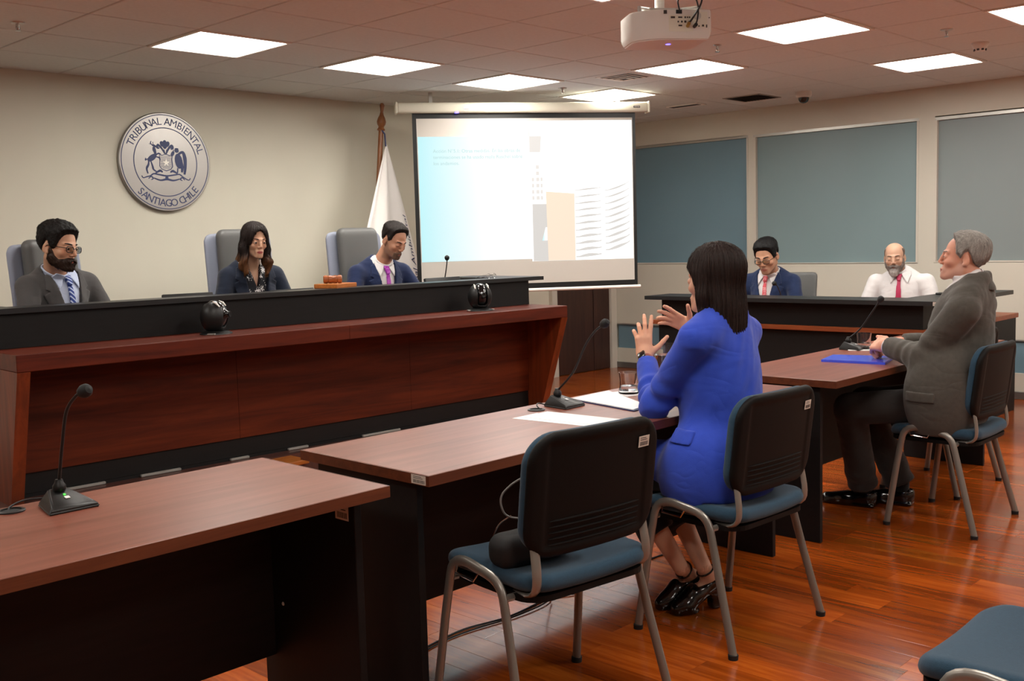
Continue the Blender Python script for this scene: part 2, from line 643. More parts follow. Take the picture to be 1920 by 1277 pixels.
for k, (y0, y1, z0, z1) in enumerate(WIN):
    w = thing('window_%d' % (k + 1), ['frosted blue grey window beside the projection screen', 'wide frosted window behind the two seated men', 'frosted grey window at the right edge behind the grey haired man'][k], 'window', (XW, (y0 + y1) / 2, z0))
    del w['category']
    struct(w)
    hy = (y1 - y0) / 2
    hz = z1 - z0
    t = 0.028 if k != 2 else 0.02
    for nm, lo, hi in (('frame_top', (0.0, -hy, hz - 0.025), (0.08, hy, hz)), ('frame_bottom', (0.0, -hy, 0), (0.08, hy, 0.012)), ('frame_side', (-0.004, -hy, 0.012), (0.08, -hy + t * 0.6, hz - 0.025)), ('frame_side', (-0.004, hy - t, 0.012), (0.08, hy, hz - 0.025))):
        MB().box(lo, hi).obj(nm, 'frame_white' if nm != 'frame_top' else 'alu', w)
    MB().box((0.03, -hy + t * 0.6, 0.012), (0.045, hy - t, hz - 0.025)).obj('pane', fm[k], w)
for k, (y0, y1, z0, z1) in enumerate(LOWW):
    w = thing('window_%d' % (k + 4), ['low frosted glass strip near the floor beside the door', 'low frosted glass strip hidden behind the right desk', 'low frosted glass strip near the floor at the right edge'][k], 'window', (XW, (y0 + y1) / 2, z0))
    del w['category']
    struct(w)
    hy = (y1 - y0) / 2
    MB().box((0.02, -hy, 0), (0.035, hy, z1 - z0)).obj('pane', 'frost2', w)
    MB().box((-0.003, -hy, z1 - z0 - 0.012), (0.06, hy, z1 - z0)).obj('frame_top', 'alu', w)
# baseboards
struct(MB().rbox((XW - 0.015, -8, 0), (XW, -0.015, 0.065), 0.004, 1).obj('baseboard_right', 'base_grey'))
struct(MB().rbox((X0, -0.015, 0), (5.40, 0, 0.065), 0.004, 1).obj('baseboard_left', 'base_grey'))
# door in the left wall near the corner, behind the screen
dr = thing('door_1', 'dark brown wooden door under the projection screen in the far corner', 'door', (0, 0, 0))
del dr['category']
struct(dr)
MB().rbox((5.545, -0.03, 0.004), (6.13, -0.004, 2.05), 0.004, 1).obj('door_leaf', 'door_wood', dr)
MB().rbox((6.136, -0.035, 0.004), (6.40, -0.004, 2.05), 0.004, 1).obj('door_leaf', 'door_wood', dr)
MB().box((5.46, -0.045, 0), (5.54, -0.002, 2.10)).obj('door_jamb', 'frame_white', dr)
MB().box((6.405, -0.06, 0), (6.496, -0.002, 2.10)).obj('door_jamb', 'frame_white', dr)
MB().box((5.54, -0.045, 2.055), (6.405, -0.002, 2.10)).obj('door_head', 'frame_white', dr)
hd = MB()
hd.tube([(5.62, -0.03, 1.0), (5.62, -0.075, 1.0), (5.72, -0.08, 1.0)], 0.009, 8)
hd.lathe([(0.0, 0), (0.025, 0.0), (0.025, 0.008), (0.0, 0.008)], 14, T=Matrix.Translation((5.62, -0.031, 1.0)) @ Matrix.Rotation(PI / 2, 4, 'X'))
hd.obj('door_handle', 'chrome', dr, True)

# ---- platform under the bench
pf = struct(MB().box((-0.75, -1.93, 0.0), (3.16, -0.02, 0.19)).obj('platform', 'bench_side'))
st = thing('step_board', 'low wooden step with bright orange nosing at the foot of the bench', 'step', (0.2, -2.03, 0))
MB().box((-0.95, -0.06, 0), (0.79, 0.10, 0.16)).obj('step_riser', 'bench_side', st)
MB().rbox((-0.95, -0.085, 0.16), (0.80, 0.10, 0.185), 0.004, 1).obj('step_nosing', 'nosing', st)


# ================================================================== SDF modelling (numpy surface nets)
def A3(p):
    return np.array(p, dtype=np.float32)


def smin(a, b, k):
    h = np.maximum(k - np.abs(a - b), 0) / k
    return np.minimum(a, b) - h * h * k * 0.25


def smax(a, b, k):
    return -smin(-a, -b, k)


def d_ell(P, c, r, rot=None):
    q = P - A3(c)
    if rot is not None:
        q = q @ np.array(Euler([rad(a) for a in rot]).to_matrix(), dtype=np.float32)
    r = A3(r)
    k0 = np.sqrt(((q / r) ** 2).sum(1))
    k1 = np.sqrt(((q / (r * r)) ** 2).sum(1)) + 1e-9
    return k0 * (k0 - 1.0) / k1


def d_sph(P, c, r):
    q = P - A3(c)
    return np.sqrt((q * q).sum(1)) - r


def d_cap(P, a, b, ra, rb=None, t_out=False):
    a, b = A3(a), A3(b)
    ab = b - a
    t = np.clip(((P - a) @ ab) / (ab @ ab + 1e-12), 0, 1)
    q = P - a - t[:, None] * ab
    d = np.sqrt((q * q).sum(1)) - (ra + (0 if rb is None else (rb - ra)) * t)
    return (d, t) if t_out else d


def d_chain(P, pts, rs, k=0.02):
    d = None
    for i in range(len(pts) - 1):
        e = d_cap(P, pts[i], pts[i + 1], rs[i], rs[i + 1])
        d = e if d is None else smin(d, e, k)
    return d


def d_box(P, c, h, r=0.0, rot=None):
    q = P - A3(c)
    if rot is not None:
        q = q @ np.array(Euler([rad(a) for a in rot]).to_matrix(), dtype=np.float32)
    q = np.abs(q) - (A3(h) - r)
    return np.sqrt((np.maximum(q, 0) ** 2).sum(1)) + np.minimum(q.max(1), 0) - r


def d_poly(x, z, poly):
    # signed distance to a 2D polygon
    n = len(poly)
    d = np.full(x.shape, 1e9, np.float32)
    s = np.ones(x.shape, np.float32)
    for i in range(n):
        ax, az = poly[i]
        bx, bz = poly[i - 1]
        ex, ez = bx - ax, bz - az
        wx, wz = x - ax, z - az
        t = np.clip((wx * ex + wz * ez) / (ex * ex + ez * ez + 1e-12), 0, 1)
        d = np.minimum(d, (wx - ex * t) ** 2 + (wz - ez * t) ** 2)
        c1, c2, c3 = z >= az, z < bz, ex * wz > ez * wx
        flip = (c1 & c2 & c3) | (~c1 & ~c2 & ~c3)
        s = np.where(flip, -s, s)
    return s * np.sqrt(d)


def sstep(x, a, b):
    t = np.clip((x - a) / (b - a), 0, 1)
    return t * t * (3 - 2 * t)


def noise3(P, f, seed=0):
    r = np.random.RandomState(seed)
    o = np.zeros(len(P), np.float32)
    for k in range(5):
        w = r.normal(size=3) * f
        o += np.sin(P @ w.astype(np.float32) + r.uniform(0, 6.3))
    return o / 5


def nets(fn, lo, hi, h):
    S = 4
    lo, hi = np.array(lo, float), np.array(hi, float)
    nb = np.maximum(np.ceil((hi - lo) / h / S).astype(int), 1)
    n = nb * S
    ax = [(lo[i] + (np.arange(nb[i]) + 0.5) * S * h - 0.5 * h).astype(np.float32) for i in range(3)]
    Cg = np.stack(np.meshgrid(*ax, indexing='ij'), -1).reshape(-1, 3)
    dc = fn(Cg).reshape(nb)
    act = np.abs(dc) < S * h * 0.87 * 1.5 + 0.006
    V = np.repeat(np.repeat(np.repeat(dc, S, 0), S, 1), S, 2).astype(np.float32)
    mask = np.repeat(np.repeat(np.repeat(act, S, 0), S, 1), S, 2)
    idx = np.argwhere(mask)
    if len(idx) == 0:
        return np.zeros((0, 3)), []
    Pp = (lo + idx * h).astype(np.float32)
    V[mask] = fn(Pp)
    V[0], V[-1], V[:, 0], V[:, -1], V[:, :, 0], V[:, :, -1] = [np.maximum(q, 1e-4) for q in (V[0], V[-1], V[:, 0], V[:, -1], V[:, :, 0], V[:, :, -1])]
    In = V < 0
    c = [In[i:n[0] - 1 + i, j:n[1] - 1 + j, k:n[2] - 1 + k] for i in (0, 1) for j in (0, 1) for k in (0, 1)]
    cnt = sum(q.astype(np.int8) for q in c)
    cells = (cnt > 0) & (cnt < 8)
    ci = np.argwhere(cells)
    vid = np.full(cells.shape, -1, np.int64)
    vid[cells] = np.arange(len(ci))
    acc = np.zeros((len(ci), 3))
    num = np.zeros(len(ci))
    corners = [(i, j, k) for i in (0, 1) for j in (0, 1) for k in (0, 1)]
    vals = {q: V[ci[:, 0] + q[0], ci[:, 1] + q[1], ci[:, 2] + q[2]] for q in corners}
    for a in corners:
        for d in range(3):
            if a[d] == 0:
                b = list(a)
                b[d] = 1
                va, vb = vals[a], vals[tuple(b)]
                m = (va < 0) != (vb < 0)
                t = np.where(m, va / np.where(m, va - vb, 1), 0)
                p = np.tile(np.array(a, float), (len(ci), 1))
                p[:, d] += t
                acc += p * m[:, None]
                num += m
    verts = lo + (ci + acc / num[:, None]) * h
    quads = []
    for d in range(3):
        e = [slice(0, n[0]), slice(0, n[1]), slice(0, n[2])]
        sa, sb = list(e), list(e)
        sa[d], sb[d] = slice(0, n[d] - 1), slice(1, n[d])
        cr = In[tuple(sa)] != In[tuple(sb)]
        q = np.argwhere(cr)
        o1, o2 = [x for x in range(3) if x != d]
        ok = (q[:, o1] > 0) & (q[:, o2] > 0) & (q[:, o1] < n[o1] - 1) & (q[:, o2] < n[o2] - 1)
        q = q[ok]
        ids = []
        for (u, w) in ((1, 1), (0, 1), (0, 0), (1, 0)):
            r = q.copy()
            r[:, o1] -= u
            r[:, o2] -= w
            ids.append(vid[r[:, 0], r[:, 1], r[:, 2]])
        Q = np.stack(ids, 1)
        ins = In[q[:, 0], q[:, 1], q[:, 2]]
        flip = ins if d != 1 else ~ins
        Q[~flip] = Q[~flip][:, ::-1]
        quads.append(Q)
    return verts, np.concatenate(quads)


def mesh_np(name, verts, quads, mat, parent=None, colors=None):
    me = bpy.data.meshes.new(name)
    nv, nq = len(verts), len(quads)
    me.vertices.add(nv)
    me.vertices.foreach_set('co', np.asarray(verts, np.float32).ravel())
    me.loops.add(nq * 4)
    me.loops.foreach_set('vertex_index', np.asarray(quads, np.int32).ravel())
    me.polygons.add(nq)
    me.polygons.foreach_set('loop_start', np.arange(0, nq * 4, 4, dtype=np.int32))
    me.polygons.foreach_set('loop_total', np.full(nq, 4, np.int32))
    me.polygons.foreach_set('use_smooth', np.ones(nq, bool))
    me.update(calc_edges=True)
    me.materials.append(M[mat] if isinstance(mat, str) else mat)
    if colors is not None:
        at = me.attributes.new('tint', 'FLOAT_COLOR', 'POINT')
        c = np.ones((nv, 4), np.float32)
        c[:, :3] = colors
        at.data.foreach_set('color', c.ravel())
    o = bpy.data.objects.new(name, me)
    COL.objects.link(o)
    if parent:
        o.parent = parent
    return o


def relax(v, q, it=1):
    # a light Laplacian pass to even out the net
    for _ in range(it):
        s = np.zeros_like(v)
        c = np.zeros(len(v))
        for a in range(4):
            b = (a + 1) % 4
            np.add.at(s, q[:, a], v[q[:, b]])
            np.add.at(s, q[:, b], v[q[:, a]])
            np.add.at(c, q[:, a], 1)
            np.add.at(c, q[:, b], 1)
        v = v * 0.5 + 0.5 * s / np.maximum(c, 1)[:, None]
    return v


def sdf_obj(name, fn, lo, hi, h, mat, parent=None, smooth=1, colorfn=None):
    v, q = nets(fn, lo, hi, h)
    if len(v) == 0:
        raise RuntimeError('empty sdf ' + name)
    if smooth:
        v = relax(v, q, smooth)
    return mesh_np(name, v, q, mat, parent, colorfn(v.astype(np.float32)) if colorfn else None)


# ================================================================== JUDGES' BENCH
bench = thing('judges_bench', "long cherry wood judges' bench with black riser and ledge on the platform", 'bench', (1.2725, -2.185, 0.19), rad(-2.6))
BM_ = bench
HB = 0.75
MB().rbox((-1.85, 0, HB - 0.082), (0.0, 0.46, HB), 0.003, 1).obj('counter', 'bench_wood', bench)
MB().rbox((0.0, 0, HB - 0.082), (1.85, 0.46, HB), 0.003, 1).obj('counter', 'bench_wood', bench)
for nm, xa, xb in (('end_panel', -1.85, -1.79), ('end_panel', 1.79, 1.85)):
    MB().prism([(0.0, HB - 0.083), (0.225, 0.0), (0.95, 0.0), (0.95, HB - 0.083)], xa, xb, 'yz').obj(nm, 'bench_end', bench)
for xa, xb in ((-1.788, -0.55), (-0.548, 0.70), (0.702, 1.788)):
    MB().box((xa, 0.345, 0.125), (xb, 0.37, HB - 0.084)).obj('front_panel', 'bench_front', bench)
MB().box((-1.788, 0.355, 0.02), (1.788, 0.38, 0.124)).obj('kick_board', 'black_mat', bench)
MB().box((-1.788, 0.357, 0.0), (1.788, 0.385, 0.019)).obj('kick_base', 'black_mat', bench)
for xa, xb in ((-1.62, -1.34), (-1.15, -0.92), (-0.62, -0.50), (-0.24, -0.10), (0.3, 0.6)):
    MB().rbox((xa, 0.335, 0.0), (xb, 0.356, 0.016), 0.004, 1).obj('kick_trim', 'alu', bench)
MB().box((-1.80, 0.385, HB + 0.001), (1.85, 0.415, HB + 0.172)).obj('riser', 'black_mat', bench)
MB().prism([(-1.99, 0.362), (1.985, 0.362), (1.985, 1.15), (1.70, 1.15), (1.70, 0.56), (-1.70, 0.56), (-1.70, 1.15), (-1.99, 1.15)], HB + 0.173, HB + 0.20).obj('ledge', 'black_ledge', bench)
MB().rbox((-1.78, 0.47, HB - 0.05), (1.78, 0.80, HB - 0.022), 0.003, 1).obj('inner_worktop', 'black_ledge', bench)
for x in (-1.84, 1.72):
    MB().box((x, 0.96, 0.0), (x + 0.025, 1.12, HB + 0.172)).obj('return_panel', 'black_mat', bench)
ZL = 0.19 + HB + 0.20          # top of the ledge
ZW = 0.19 + HB - 0.022         # inner worktop


# ================================================================== TABLES
def table(name, x, y, L, label, loc_first=None):
    t = thing(name, label, 'table', (x, y, 0), 0, 'cherry topped tribune tables')
    D = 0.62
    MB().rbox((0.002, -D, 0.718), (L - 0.002, 0, 0.75), 0.003, 1).obj('tabletop', 'table_top', t)
    e = MB()
    e.box((-0.0005, -D - 0.0012, 0.7185), (L + 0.0005, -D + 0.001, 0.7495))
    e.box((-0.0008, -D + 0.001, 0.7185), (0.0025, 0.0005, 0.7495))
    e.box((L - 0.0025, -D + 0.001, 0.7185), (L + 0.0008, 0.0005, 0.7495))
    e.obj('edge_band', 'table_edge', t)
    for xa in (0.03, L - 0.055):
        MB().rbox((xa, -D + 0.09, 0.0), (xa + 0.025, -0.05, 0.717), 0.002, 1).obj('end_panel', 'black_mat', t)
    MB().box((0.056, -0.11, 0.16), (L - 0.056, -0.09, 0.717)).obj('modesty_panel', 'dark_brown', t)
    return t


TY = -4.265
t1 = table('tribune_table', -2.76, TY, 2.1, 'cherry topped table nearest the viewer with a microphone at lower left')
t2 = table('tribune_table', -0.519, TY, 2.1, 'cherry topped table in front of the woman in the blue blazer')
t3 = table('tribune_table', 1.81, TY - 0.06, 2.1, 'cherry topped table in front of the grey haired man, with a blue folder')


def sticker(parent, T, w, h, name='asset_sticker', rows=2):
    # barcode sticker in its own plane: T maps (x right, y up, z out)
    s = MB().box((-w / 2, -h / 2, 0), (w / 2, h / 2, 0.0006), T).obj(name, 'sticker', parent)
    b = MB()
    r2 = random.Random(int(w * 1e5))
    x = -w * 0.36
    while x < w * 0.4:
        k = r2.choice((0.012, 0.02, 0.03)) * w
        b.box((x, -h * 0.38, 0.0006), (x + k, -h * 0.02, 0.0009), T)
        x += k + r2.choice((0.02, 0.03)) * w
    for q in range(rows):
        b.box((-w * 0.36, h * (0.12 + 0.17 * q), 0.0006), (w * (0.30 - 0.1 * q), h * (0.18 + 0.17 * q), 0.0009), T)
    b.obj('barcode', 'ink', s)
    return s


def face_T(o, right, up):
    r, u = Vector(right).normalized(), Vector(up).normalized()
    n = r.cross(u)
    return Matrix(((r.x, u.x, n.x, o[0]), (r.y, u.y, n.y, o[1]), (r.z, u.z, n.z, o[2]), (0, 0, 0, 1)))


# T1: on the inner face of the right end panel; T2: on the near end of the left edge
sticker(t1, face_T((2.0445, -0.475, 0.665), (0, -1, 0), (0, 0, 1)), 0.06, 0.045)
sticker(t2, face_T((-0.0012, -0.578, 0.734), (0, -1, 0), (0, 0, 1)), 0.062, 0.026)
MB().lathe([(0, 0), (0.006, 0), (0.005, 0.002), (0, 0.003)], 12, T=Matrix.Translation((2.0448, -0.16, 0.33)) @ Matrix.Rotation(-PI / 2, 4, 'Y')).obj('screw_cap', 'sticker', t1, True)


def grommet(t, x, y):
    g = MB()
    g.lathe([(0.024, 0.0), (0.034, 0.0), (0.034, 0.003), (0.031, 0.0045), (0.025, 0.0045), (0.024, 0.0)], 24, (x, y, 0.75))
    o = g.obj('cable_grommet', 'black', t, True)
    MB().lathe([(0, 0.0008), (0.0245, 0.0008), (0.0245, 0.0012), (0, 0.0012)], 20, (x, y, 0.75)).obj('grommet_hole', 'rubber', o)


grommet(t1, -1.4385 + 2.76, -4.322 - TY)
grommet(t2, 0.495 + 0.519, -4.368 - TY)


# ================================================================== RIGHT DESK (clerk and expert)
rd = thing('clerk_desk', 'long black clerks desk with orange brown counter edge before the windows', 'desk', (4.3, -3.24, 0))
MB().rbox((0.0, -1.11, 0.715), (0.62, 1.12, 0.75), 0.003, 1).obj('counter', 'counter_orange', rd)
MB().rbox((0.62, -1.11, 0.715), (1.70, -0.45, 0.75), 0.003, 1).obj('counter', 'counter_orange', rd)
MB().box((0.02, -1.06, 0.751), (0.045, 1.02, 0.915)).obj('riser', 'black_mat', rd)
MB().box((0.0455, -1.06, 0.751), (1.2, -1.035, 0.915)).obj('riser', 'black_mat', rd)
MB().prism([(-0.10, -1.20), (1.30, -1.20), (1.30, -0.86), (0.24, -0.86), (0.24, 1.1), (-0.10, 1.1)], 0.916, 0.945).obj('ledge', 'black_ledge', rd)
MB().box((0.06, -1.08, 0.06), (0.085, 1.08, 0.714)).obj('front_panel', 'black_mat', rd)
MB().box((0.09, -1.08, 0.0), (0.11, 1.08, 0.06)).obj('kick_board', 'black_mat', rd)
MB().box((0.09, -1.10, 0.0), (1.67, -1.075, 0.714)).obj('side_panel', 'black_mat', rd)
MB().box((0.11, 1.08, 0.0), (0.60, 1.105, 0.714)).obj('side_panel', 'black_mat', rd)
MB().box((1.64, -1.07, 0.0), (1.668, -0.50, 0.714)).obj('side_panel', 'black_mat', rd)
sticker(rd, face_T((-0.1006, -1.185, 0.930), (0, -1, 0), (0, 0, 1)), 0.028, 0.024)


# ================================================================== VISITOR CHAIRS (front = -Y in their own frame)
def make_chair(label):
    c = thing('visitor_chair', label, 'chair', (0, 0, 0), 0, 'blue visitor chairs with silver legs')
    # seat pad: rounded cushion
    def seat(P):
        q = P - A3((0, -0.01, 0.452))
        sag = 0.012 * (q[:, 0] / 0.23) ** 2 - 0.02 * np.clip((-q[:, 1] - 0.12) / 0.1, 0, 1) ** 2
        q = q.copy()
        q[:, 2] -= sag
        d2 = d_box(np.stack([q[:, 0], q[:, 1], q[:, 2] * 0], 1), (0, 0, 0), (0.232, 0.212, 1), 0.075)
        return smax(d2, np.abs(q[:, 2]) - 0.026, 0.03)
    so = sdf_obj('seat', seat, (-0.26, -0.25, 0.39), (0.26, 0.23, 0.50), 0.007, 'chair_fabric', c)
    MB().prism(rpoly(-0.222, -0.212, 0.222, 0.192, 0.07), 0.41, 0.427).obj('seat_pan', 'chair_shell', c)
    # back: shell behind, cushion in front, curved about the vertical axis
    def bk(P, t0, t1, hw, zc, hz, rr):
        x = P[:, 0]
        z = P[:, 2] - zc
        yc = 0.186 + 0.13 * z - 0.32 * x * x
        d2 = d_box(np.stack([x, z, z * 0], 1), (0, 0, 0), (hw, hz, 1), rr)
        y = P[:, 1] - yc
        return smax(d2, np.abs(y - (t0 + t1) / 2) - (t1 - t0) / 2, 0.018)
    sdf_obj('backrest_cushion', lambda P: bk(P, -0.022, 0.014, 0.230, 0.70, 0.167, 0.088), (-0.26, 0.1, 0.50), (0.26, 0.32, 0.90), 0.006, 'chair_fabric', c)

    def shell(P):
        d = bk(P, 0.008, 0.036, 0.236, 0.698, 0.174, 0.088)
        inner = 0.004 * sstep(-np.abs(P[:, 0]), -0.19, -0.175) * sstep(-np.abs(P[:, 2] - 0.698), -0.15, -0.135)
        back = P[:, 1] > (0.186 + 0.13 * (P[:, 2] - 0.698) - 0.32 * P[:, 0] ** 2 + 0.026)
        return d + np.where(back, inner, 0)
    bs = sdf_obj('backrest_shell', shell, (-0.26, 0.1, 0.49), (0.26, 0.34, 0.90), 0.005, 'chair_shell', c)
    for q in range(5):
        z = 0.562 + 0.0165 * q
        pts = [(x, 0.186 + 0.13 * (z - 0.698) - 0.32 * x * x + 0.0325, z) for x in [-0.165 + 0.33 * k / 14 for k in range(15)]]
        MB().tube(pts, [0.001] + [0.0032] * 13 + [0.001], 6).obj('back_rib', 'chair_shell', bs, True)
    yb = 0.186 + 0.13 * 0.11 - 0.32 * 0.17 ** 2 + 0.0335
    sticker(c, face_T((-0.165, yb + 0.001, 0.80), (-1, -0.10, 0), (0, 0.15, 1)), 0.045, 0.032)
    for s in (-1, 1):
        # inverted U side frame: front foot - top bar - rear foot
        p = [(s * 0.275, -0.195, 0.012), (s * 0.258, -0.155, 0.30), (s * 0.250, -0.135, 0.425)]
        p += [tuple(q) for q in bez((s * 0.250, -0.135, 0.425), (s * 0.247, -0.128, 0.475), (s * 0.247, -0.09, 0.482), (s * 0.247, -0.05, 0.480), 6)[1:]]
        p += [(s * 0.247, 0.03, 0.468)]
        p += [tuple(q) for q in bez((s * 0.247, 0.03, 0.468), (s * 0.247, 0.08, 0.460), (s * 0.248, 0.098, 0.44), (s * 0.250, 0.108, 0.40), 6)[1:]]
        p += [(s * 0.258, 0.145, 0.26), (s * 0.276, 0.212, 0.012)]
        MB().tube(p, 1.0, 12, flat=(0.0105, 0.0155, (1, 0, 0))).obj('leg_frame', 'chair_metal', c, True)
        for y in (-0.195, 0.212):
            MB().lathe([(0.0, 0), (0.0165, 0.0), (0.0175, 0.016), (0.0, 0.018)], 12, (s * 0.2755, y, 0)).obj('foot_cap', 'rubber', c, True)
        # bracket carrying the backrest
        b = [(s * 0.19, 0.09, 0.425)] + [tuple(q) for q in bez((s * 0.20, 0.13, 0.425), (s * 0.205, 0.205, 0.425), (s * 0.205, 0.195, 0.47), (s * 0.20, 0.178, 0.56), 8)]
        MB().tube(b, 1.0, 10, flat=(0.016, 0.007, (1, 0, 0))).obj('back_bracket', 'chair_metal', c, True)
        # folded linking handle under the frame
        MB().tube([(s * 0.247, -0.10, 0.470), (s * 0.262, -0.09, 0.445), (s * 0.262, -0.01, 0.440), (s * 0.247, 0.0, 0.468)], 0.0035, 6).obj('linking_hook', 'chrome', c, True)
    r = MB()
    for y in (-0.14, 0.11):
        r.tube([(-0.25, y, 0.417), (0.25, y, 0.417)], 0.011, 8)
    r.obj('cross_bar', 'chair_metal', c, True)
    return c


ch0 = make_chair('empty blue visitor chair in the foreground holding a black bag')
ch0.location, ch0.rotation_euler = (-0.185, -5.03, 0), (0, 0, rad(173))
chair_w = dup(ch0, (0.755, -5.055, 0), rad(177), 'blue visitor chair the woman in the blue blazer sits on')
chair_m = dup(ch0, (2.595, -5.145, 0), rad(180.5), 'blue visitor chair the grey haired man sits on')
chair_e = dup(ch0, (3.27, -4.83, 0), rad(178), 'blue visitor chair just beyond the grey haired man, mostly hidden')
chair_a = dup(ch0, (-0.03, -6.365, 0), rad(180), 'blue chair seat cut by the lower right corner of the photo')
chair_b = dup(ch0, (0.69, -6.365, 0), rad(180), 'second audience chair, only a seat corner shows at the right edge')

ch0.scale = (1.04, 1.03, 1.025)
for c_ in (chair_m, chair_e, chair_a, chair_b):
    for ch in [q for q in c_.children if q.name.startswith('asset_sticker')]:
        for g in list(ch.children):
            bpy.data.objects.remove(g)
        bpy.data.objects.remove(ch)

# ================================================================== JUDGES' CHAIRS
def make_judge_chair(label):
    c = thing('executive_chair', label, 'chair', (0, 0, 0.19), 0, "tall grey judges' chairs")

    def sh(P):
        z = P[:, 2] - 0.93
        w = 0.232 - 0.03 * np.clip(-z / 0.4, 0, 1)
        yc = 0.02 + 0.10 * z - 0.25 * P[:, 0] ** 2
        d2 = d_box(np.stack([P[:, 0] * 0.232 / w, z, z * 0], 1), (0, 0, 0), (0.232, 0.385, 1), 0.06)
        return smax(d2, np.abs(P[:, 1] - yc) - 0.016, 0.02)

    def pad(P):
        z = P[:, 2] - 0.965
        yc = -0.035 + 0.10 * z - 0.2 * P[:, 0] ** 2
        d2 = d_box(np.stack([P[:, 0], z, z * 0], 1), (0, 0, 0), (0.165, 0.375, 1), 0.05)
        return smax(d2, np.abs(P[:, 1] - yc) - 0.045, 0.05)
    sdf_obj('back_shell', sh, (-0.26, -0.12, 0.5), (0.26, 0.12, 1.35), 0.011, 'judge_shell', c)
    sdf_obj('back_pad', pad, (-0.2, -0.17, 0.55), (0.2, 0.1, 1.38), 0.010, 'judge_leather', c)
    sdf_obj('seat', lambda P: d_box(P, (0, -0.26, 0.44), (0.25, 0.24, 0.05), 0.04), (-0.27, -0.52, 0.37), (0.27, 0.0, 0.51), 0.014, 'judge_leather', c)
    MB().tube([(0, -0.24, 0.07), (0, -0.24, 0.39)], 0.03, 12).obj('gas_column', 'black', c, True)
    b = MB()
    for k in range(5):
        a = 2 * PI * k / 5
        b.tube([(0, -0.24, 0.09), (0.28 * math.cos(a), -0.24 + 0.28 * math.sin(a), 0.06)], [0.024, 0.016], 8)
        b.lathe([(0.0, -0.025), (0.018, -0.025), (0.025, -0.01), (0.025, 0.01), (0.018, 0.025), (0.0, 0.025)], 10, T=Matrix.Translation((0.28 * math.cos(a), -0.24 + 0.28 * math.sin(a), 0.0255)) @ Matrix.Rotation(PI / 2, 4, 'X'))
    b.obj('star_base', 'black', c, True)
    return c


jc = make_judge_chair('tall grey chair behind the bearded judge at far left')
jc.location, jc.rotation_euler = (0.02, -1.08, 0.19), (0, 0, rad(14))
jd = [dup(jc, (1.27, -1.06, 0.19), rad(-8), 'tall grey chair behind the woman judge in the middle'), dup(jc, (2.22, -1.06, 0.19), rad(-5), 'tall grey chair behind the judge with the purple tie')]
for ch in jc.children:
    if ch.name.split('.')[0] in ('back_shell', 'back_pad', 'seat'):
        ch.location.z -= 0.045


def make_mesh_chair(label):
    c = thing('desk_chair', label, 'chair', (0, 0, 0), 0, "dark clerks' chairs")

    def sh(P):
        z = P[:, 2] - 0.83
        yc = 0.02 + 0.12 * z - 0.3 * P[:, 0] ** 2
        d2 = d_box(np.stack([P[:, 0], z, z * 0], 1), (0, 0, 0), (0.23, 0.25, 1), 0.04)
        return smax(d2, np.abs(P[:, 1] - yc) - 0.018, 0.02)
    sdf_obj('backrest', sh, (-0.26, -0.12, 0.5), (0.26, 0.12, 1.12), 0.013, 'judge_leather', c)
    sdf_obj('seat', lambda P: d_box(P, (0, -0.26, 0.43), (0.24, 0.23, 0.045), 0.04), (-0.26, -0.52, 0.36), (0.26, 0.0, 0.5), 0.015, 'black', c)
    MB().tube([(0, -0.24, 0.07), (0, -0.24, 0.39)], 0.03, 12).obj('gas_column', 'black', c, True)
    MB().box((-0.04, -0.05, 0.40), (0.04, 0.025, 0.62)).obj('back_post', 'black', c)
    b = MB()
    for k in range(5):
        a = 2 * PI * k / 5
        b.tube([(0, -0.24, 0.08), (0.26 * math.cos(a), -0.24 + 0.26 * math.sin(a), 0.05)], [0.024, 0.016], 8)
        b.tube([(0.26 * math.cos(a), -0.24 + 0.26 * math.sin(a), 0.05), (0.26 * math.cos(a), -0.24 + 0.26 * math.sin(a), 0.001)], 0.02, 8)
    b.obj('star_base', 'black', c, True)
    return c


mc = make_mesh_chair('dark chair behind the man in the blue suit at the clerks desk')
mc.location, mc.rotation_euler = (5.52, -2.68, 0), (0, 0, rad(-86))
md = dup(mc, (5.55, -3.66, 0), rad(-78), 'dark chair hidden behind the man in the white shirt')
for ch in md.children:
    if ch.name.startswith('backrest'):
        ch.location.z -= 0.13


# ================================================================== WALL SEAL
sl = thing('wall_seal', 'round brushed steel tribunal seal with navy lettering on the left wall', 'sign', (1.325, 0, 2.037), 0)
FX = Matrix.Rotation(PI / 2, 4, 'X')          # xy plane -> xz plane facing -Y
SR = 0.352
MB().lathe([(0, 0.012), (SR - 0.004, 0.012), (SR, 0.016), (SR, 0.034), (SR - 0.005, 0.038), (0, 0.038)], 72, T=FX).obj('disc', 'seal', sl, True)
for k in range(4):
    a = PI / 4 + k * PI / 2
    MB().lathe([(0, 0.0), (0.012, 0.0), (0.012, 0.012), (0, 0.012)], 10, T=FX @ Matrix.Translation((0.22 * math.cos(a), 0.22 * math.sin(a), 0))).obj('standoff', 'alu', sl, True)


def ring(r, w):
    return MB().lathe([(r - w, 0.0378), (r - w, 0.0392), (r + w, 0.0392), (r + w, 0.0378)], 80, T=FX)


ring(0.335, 0.0028).obj('outer_ring', 'navy_ink', sl)
ring(0.243, 0.0032).obj('inner_ring', 'navy_ink', sl)


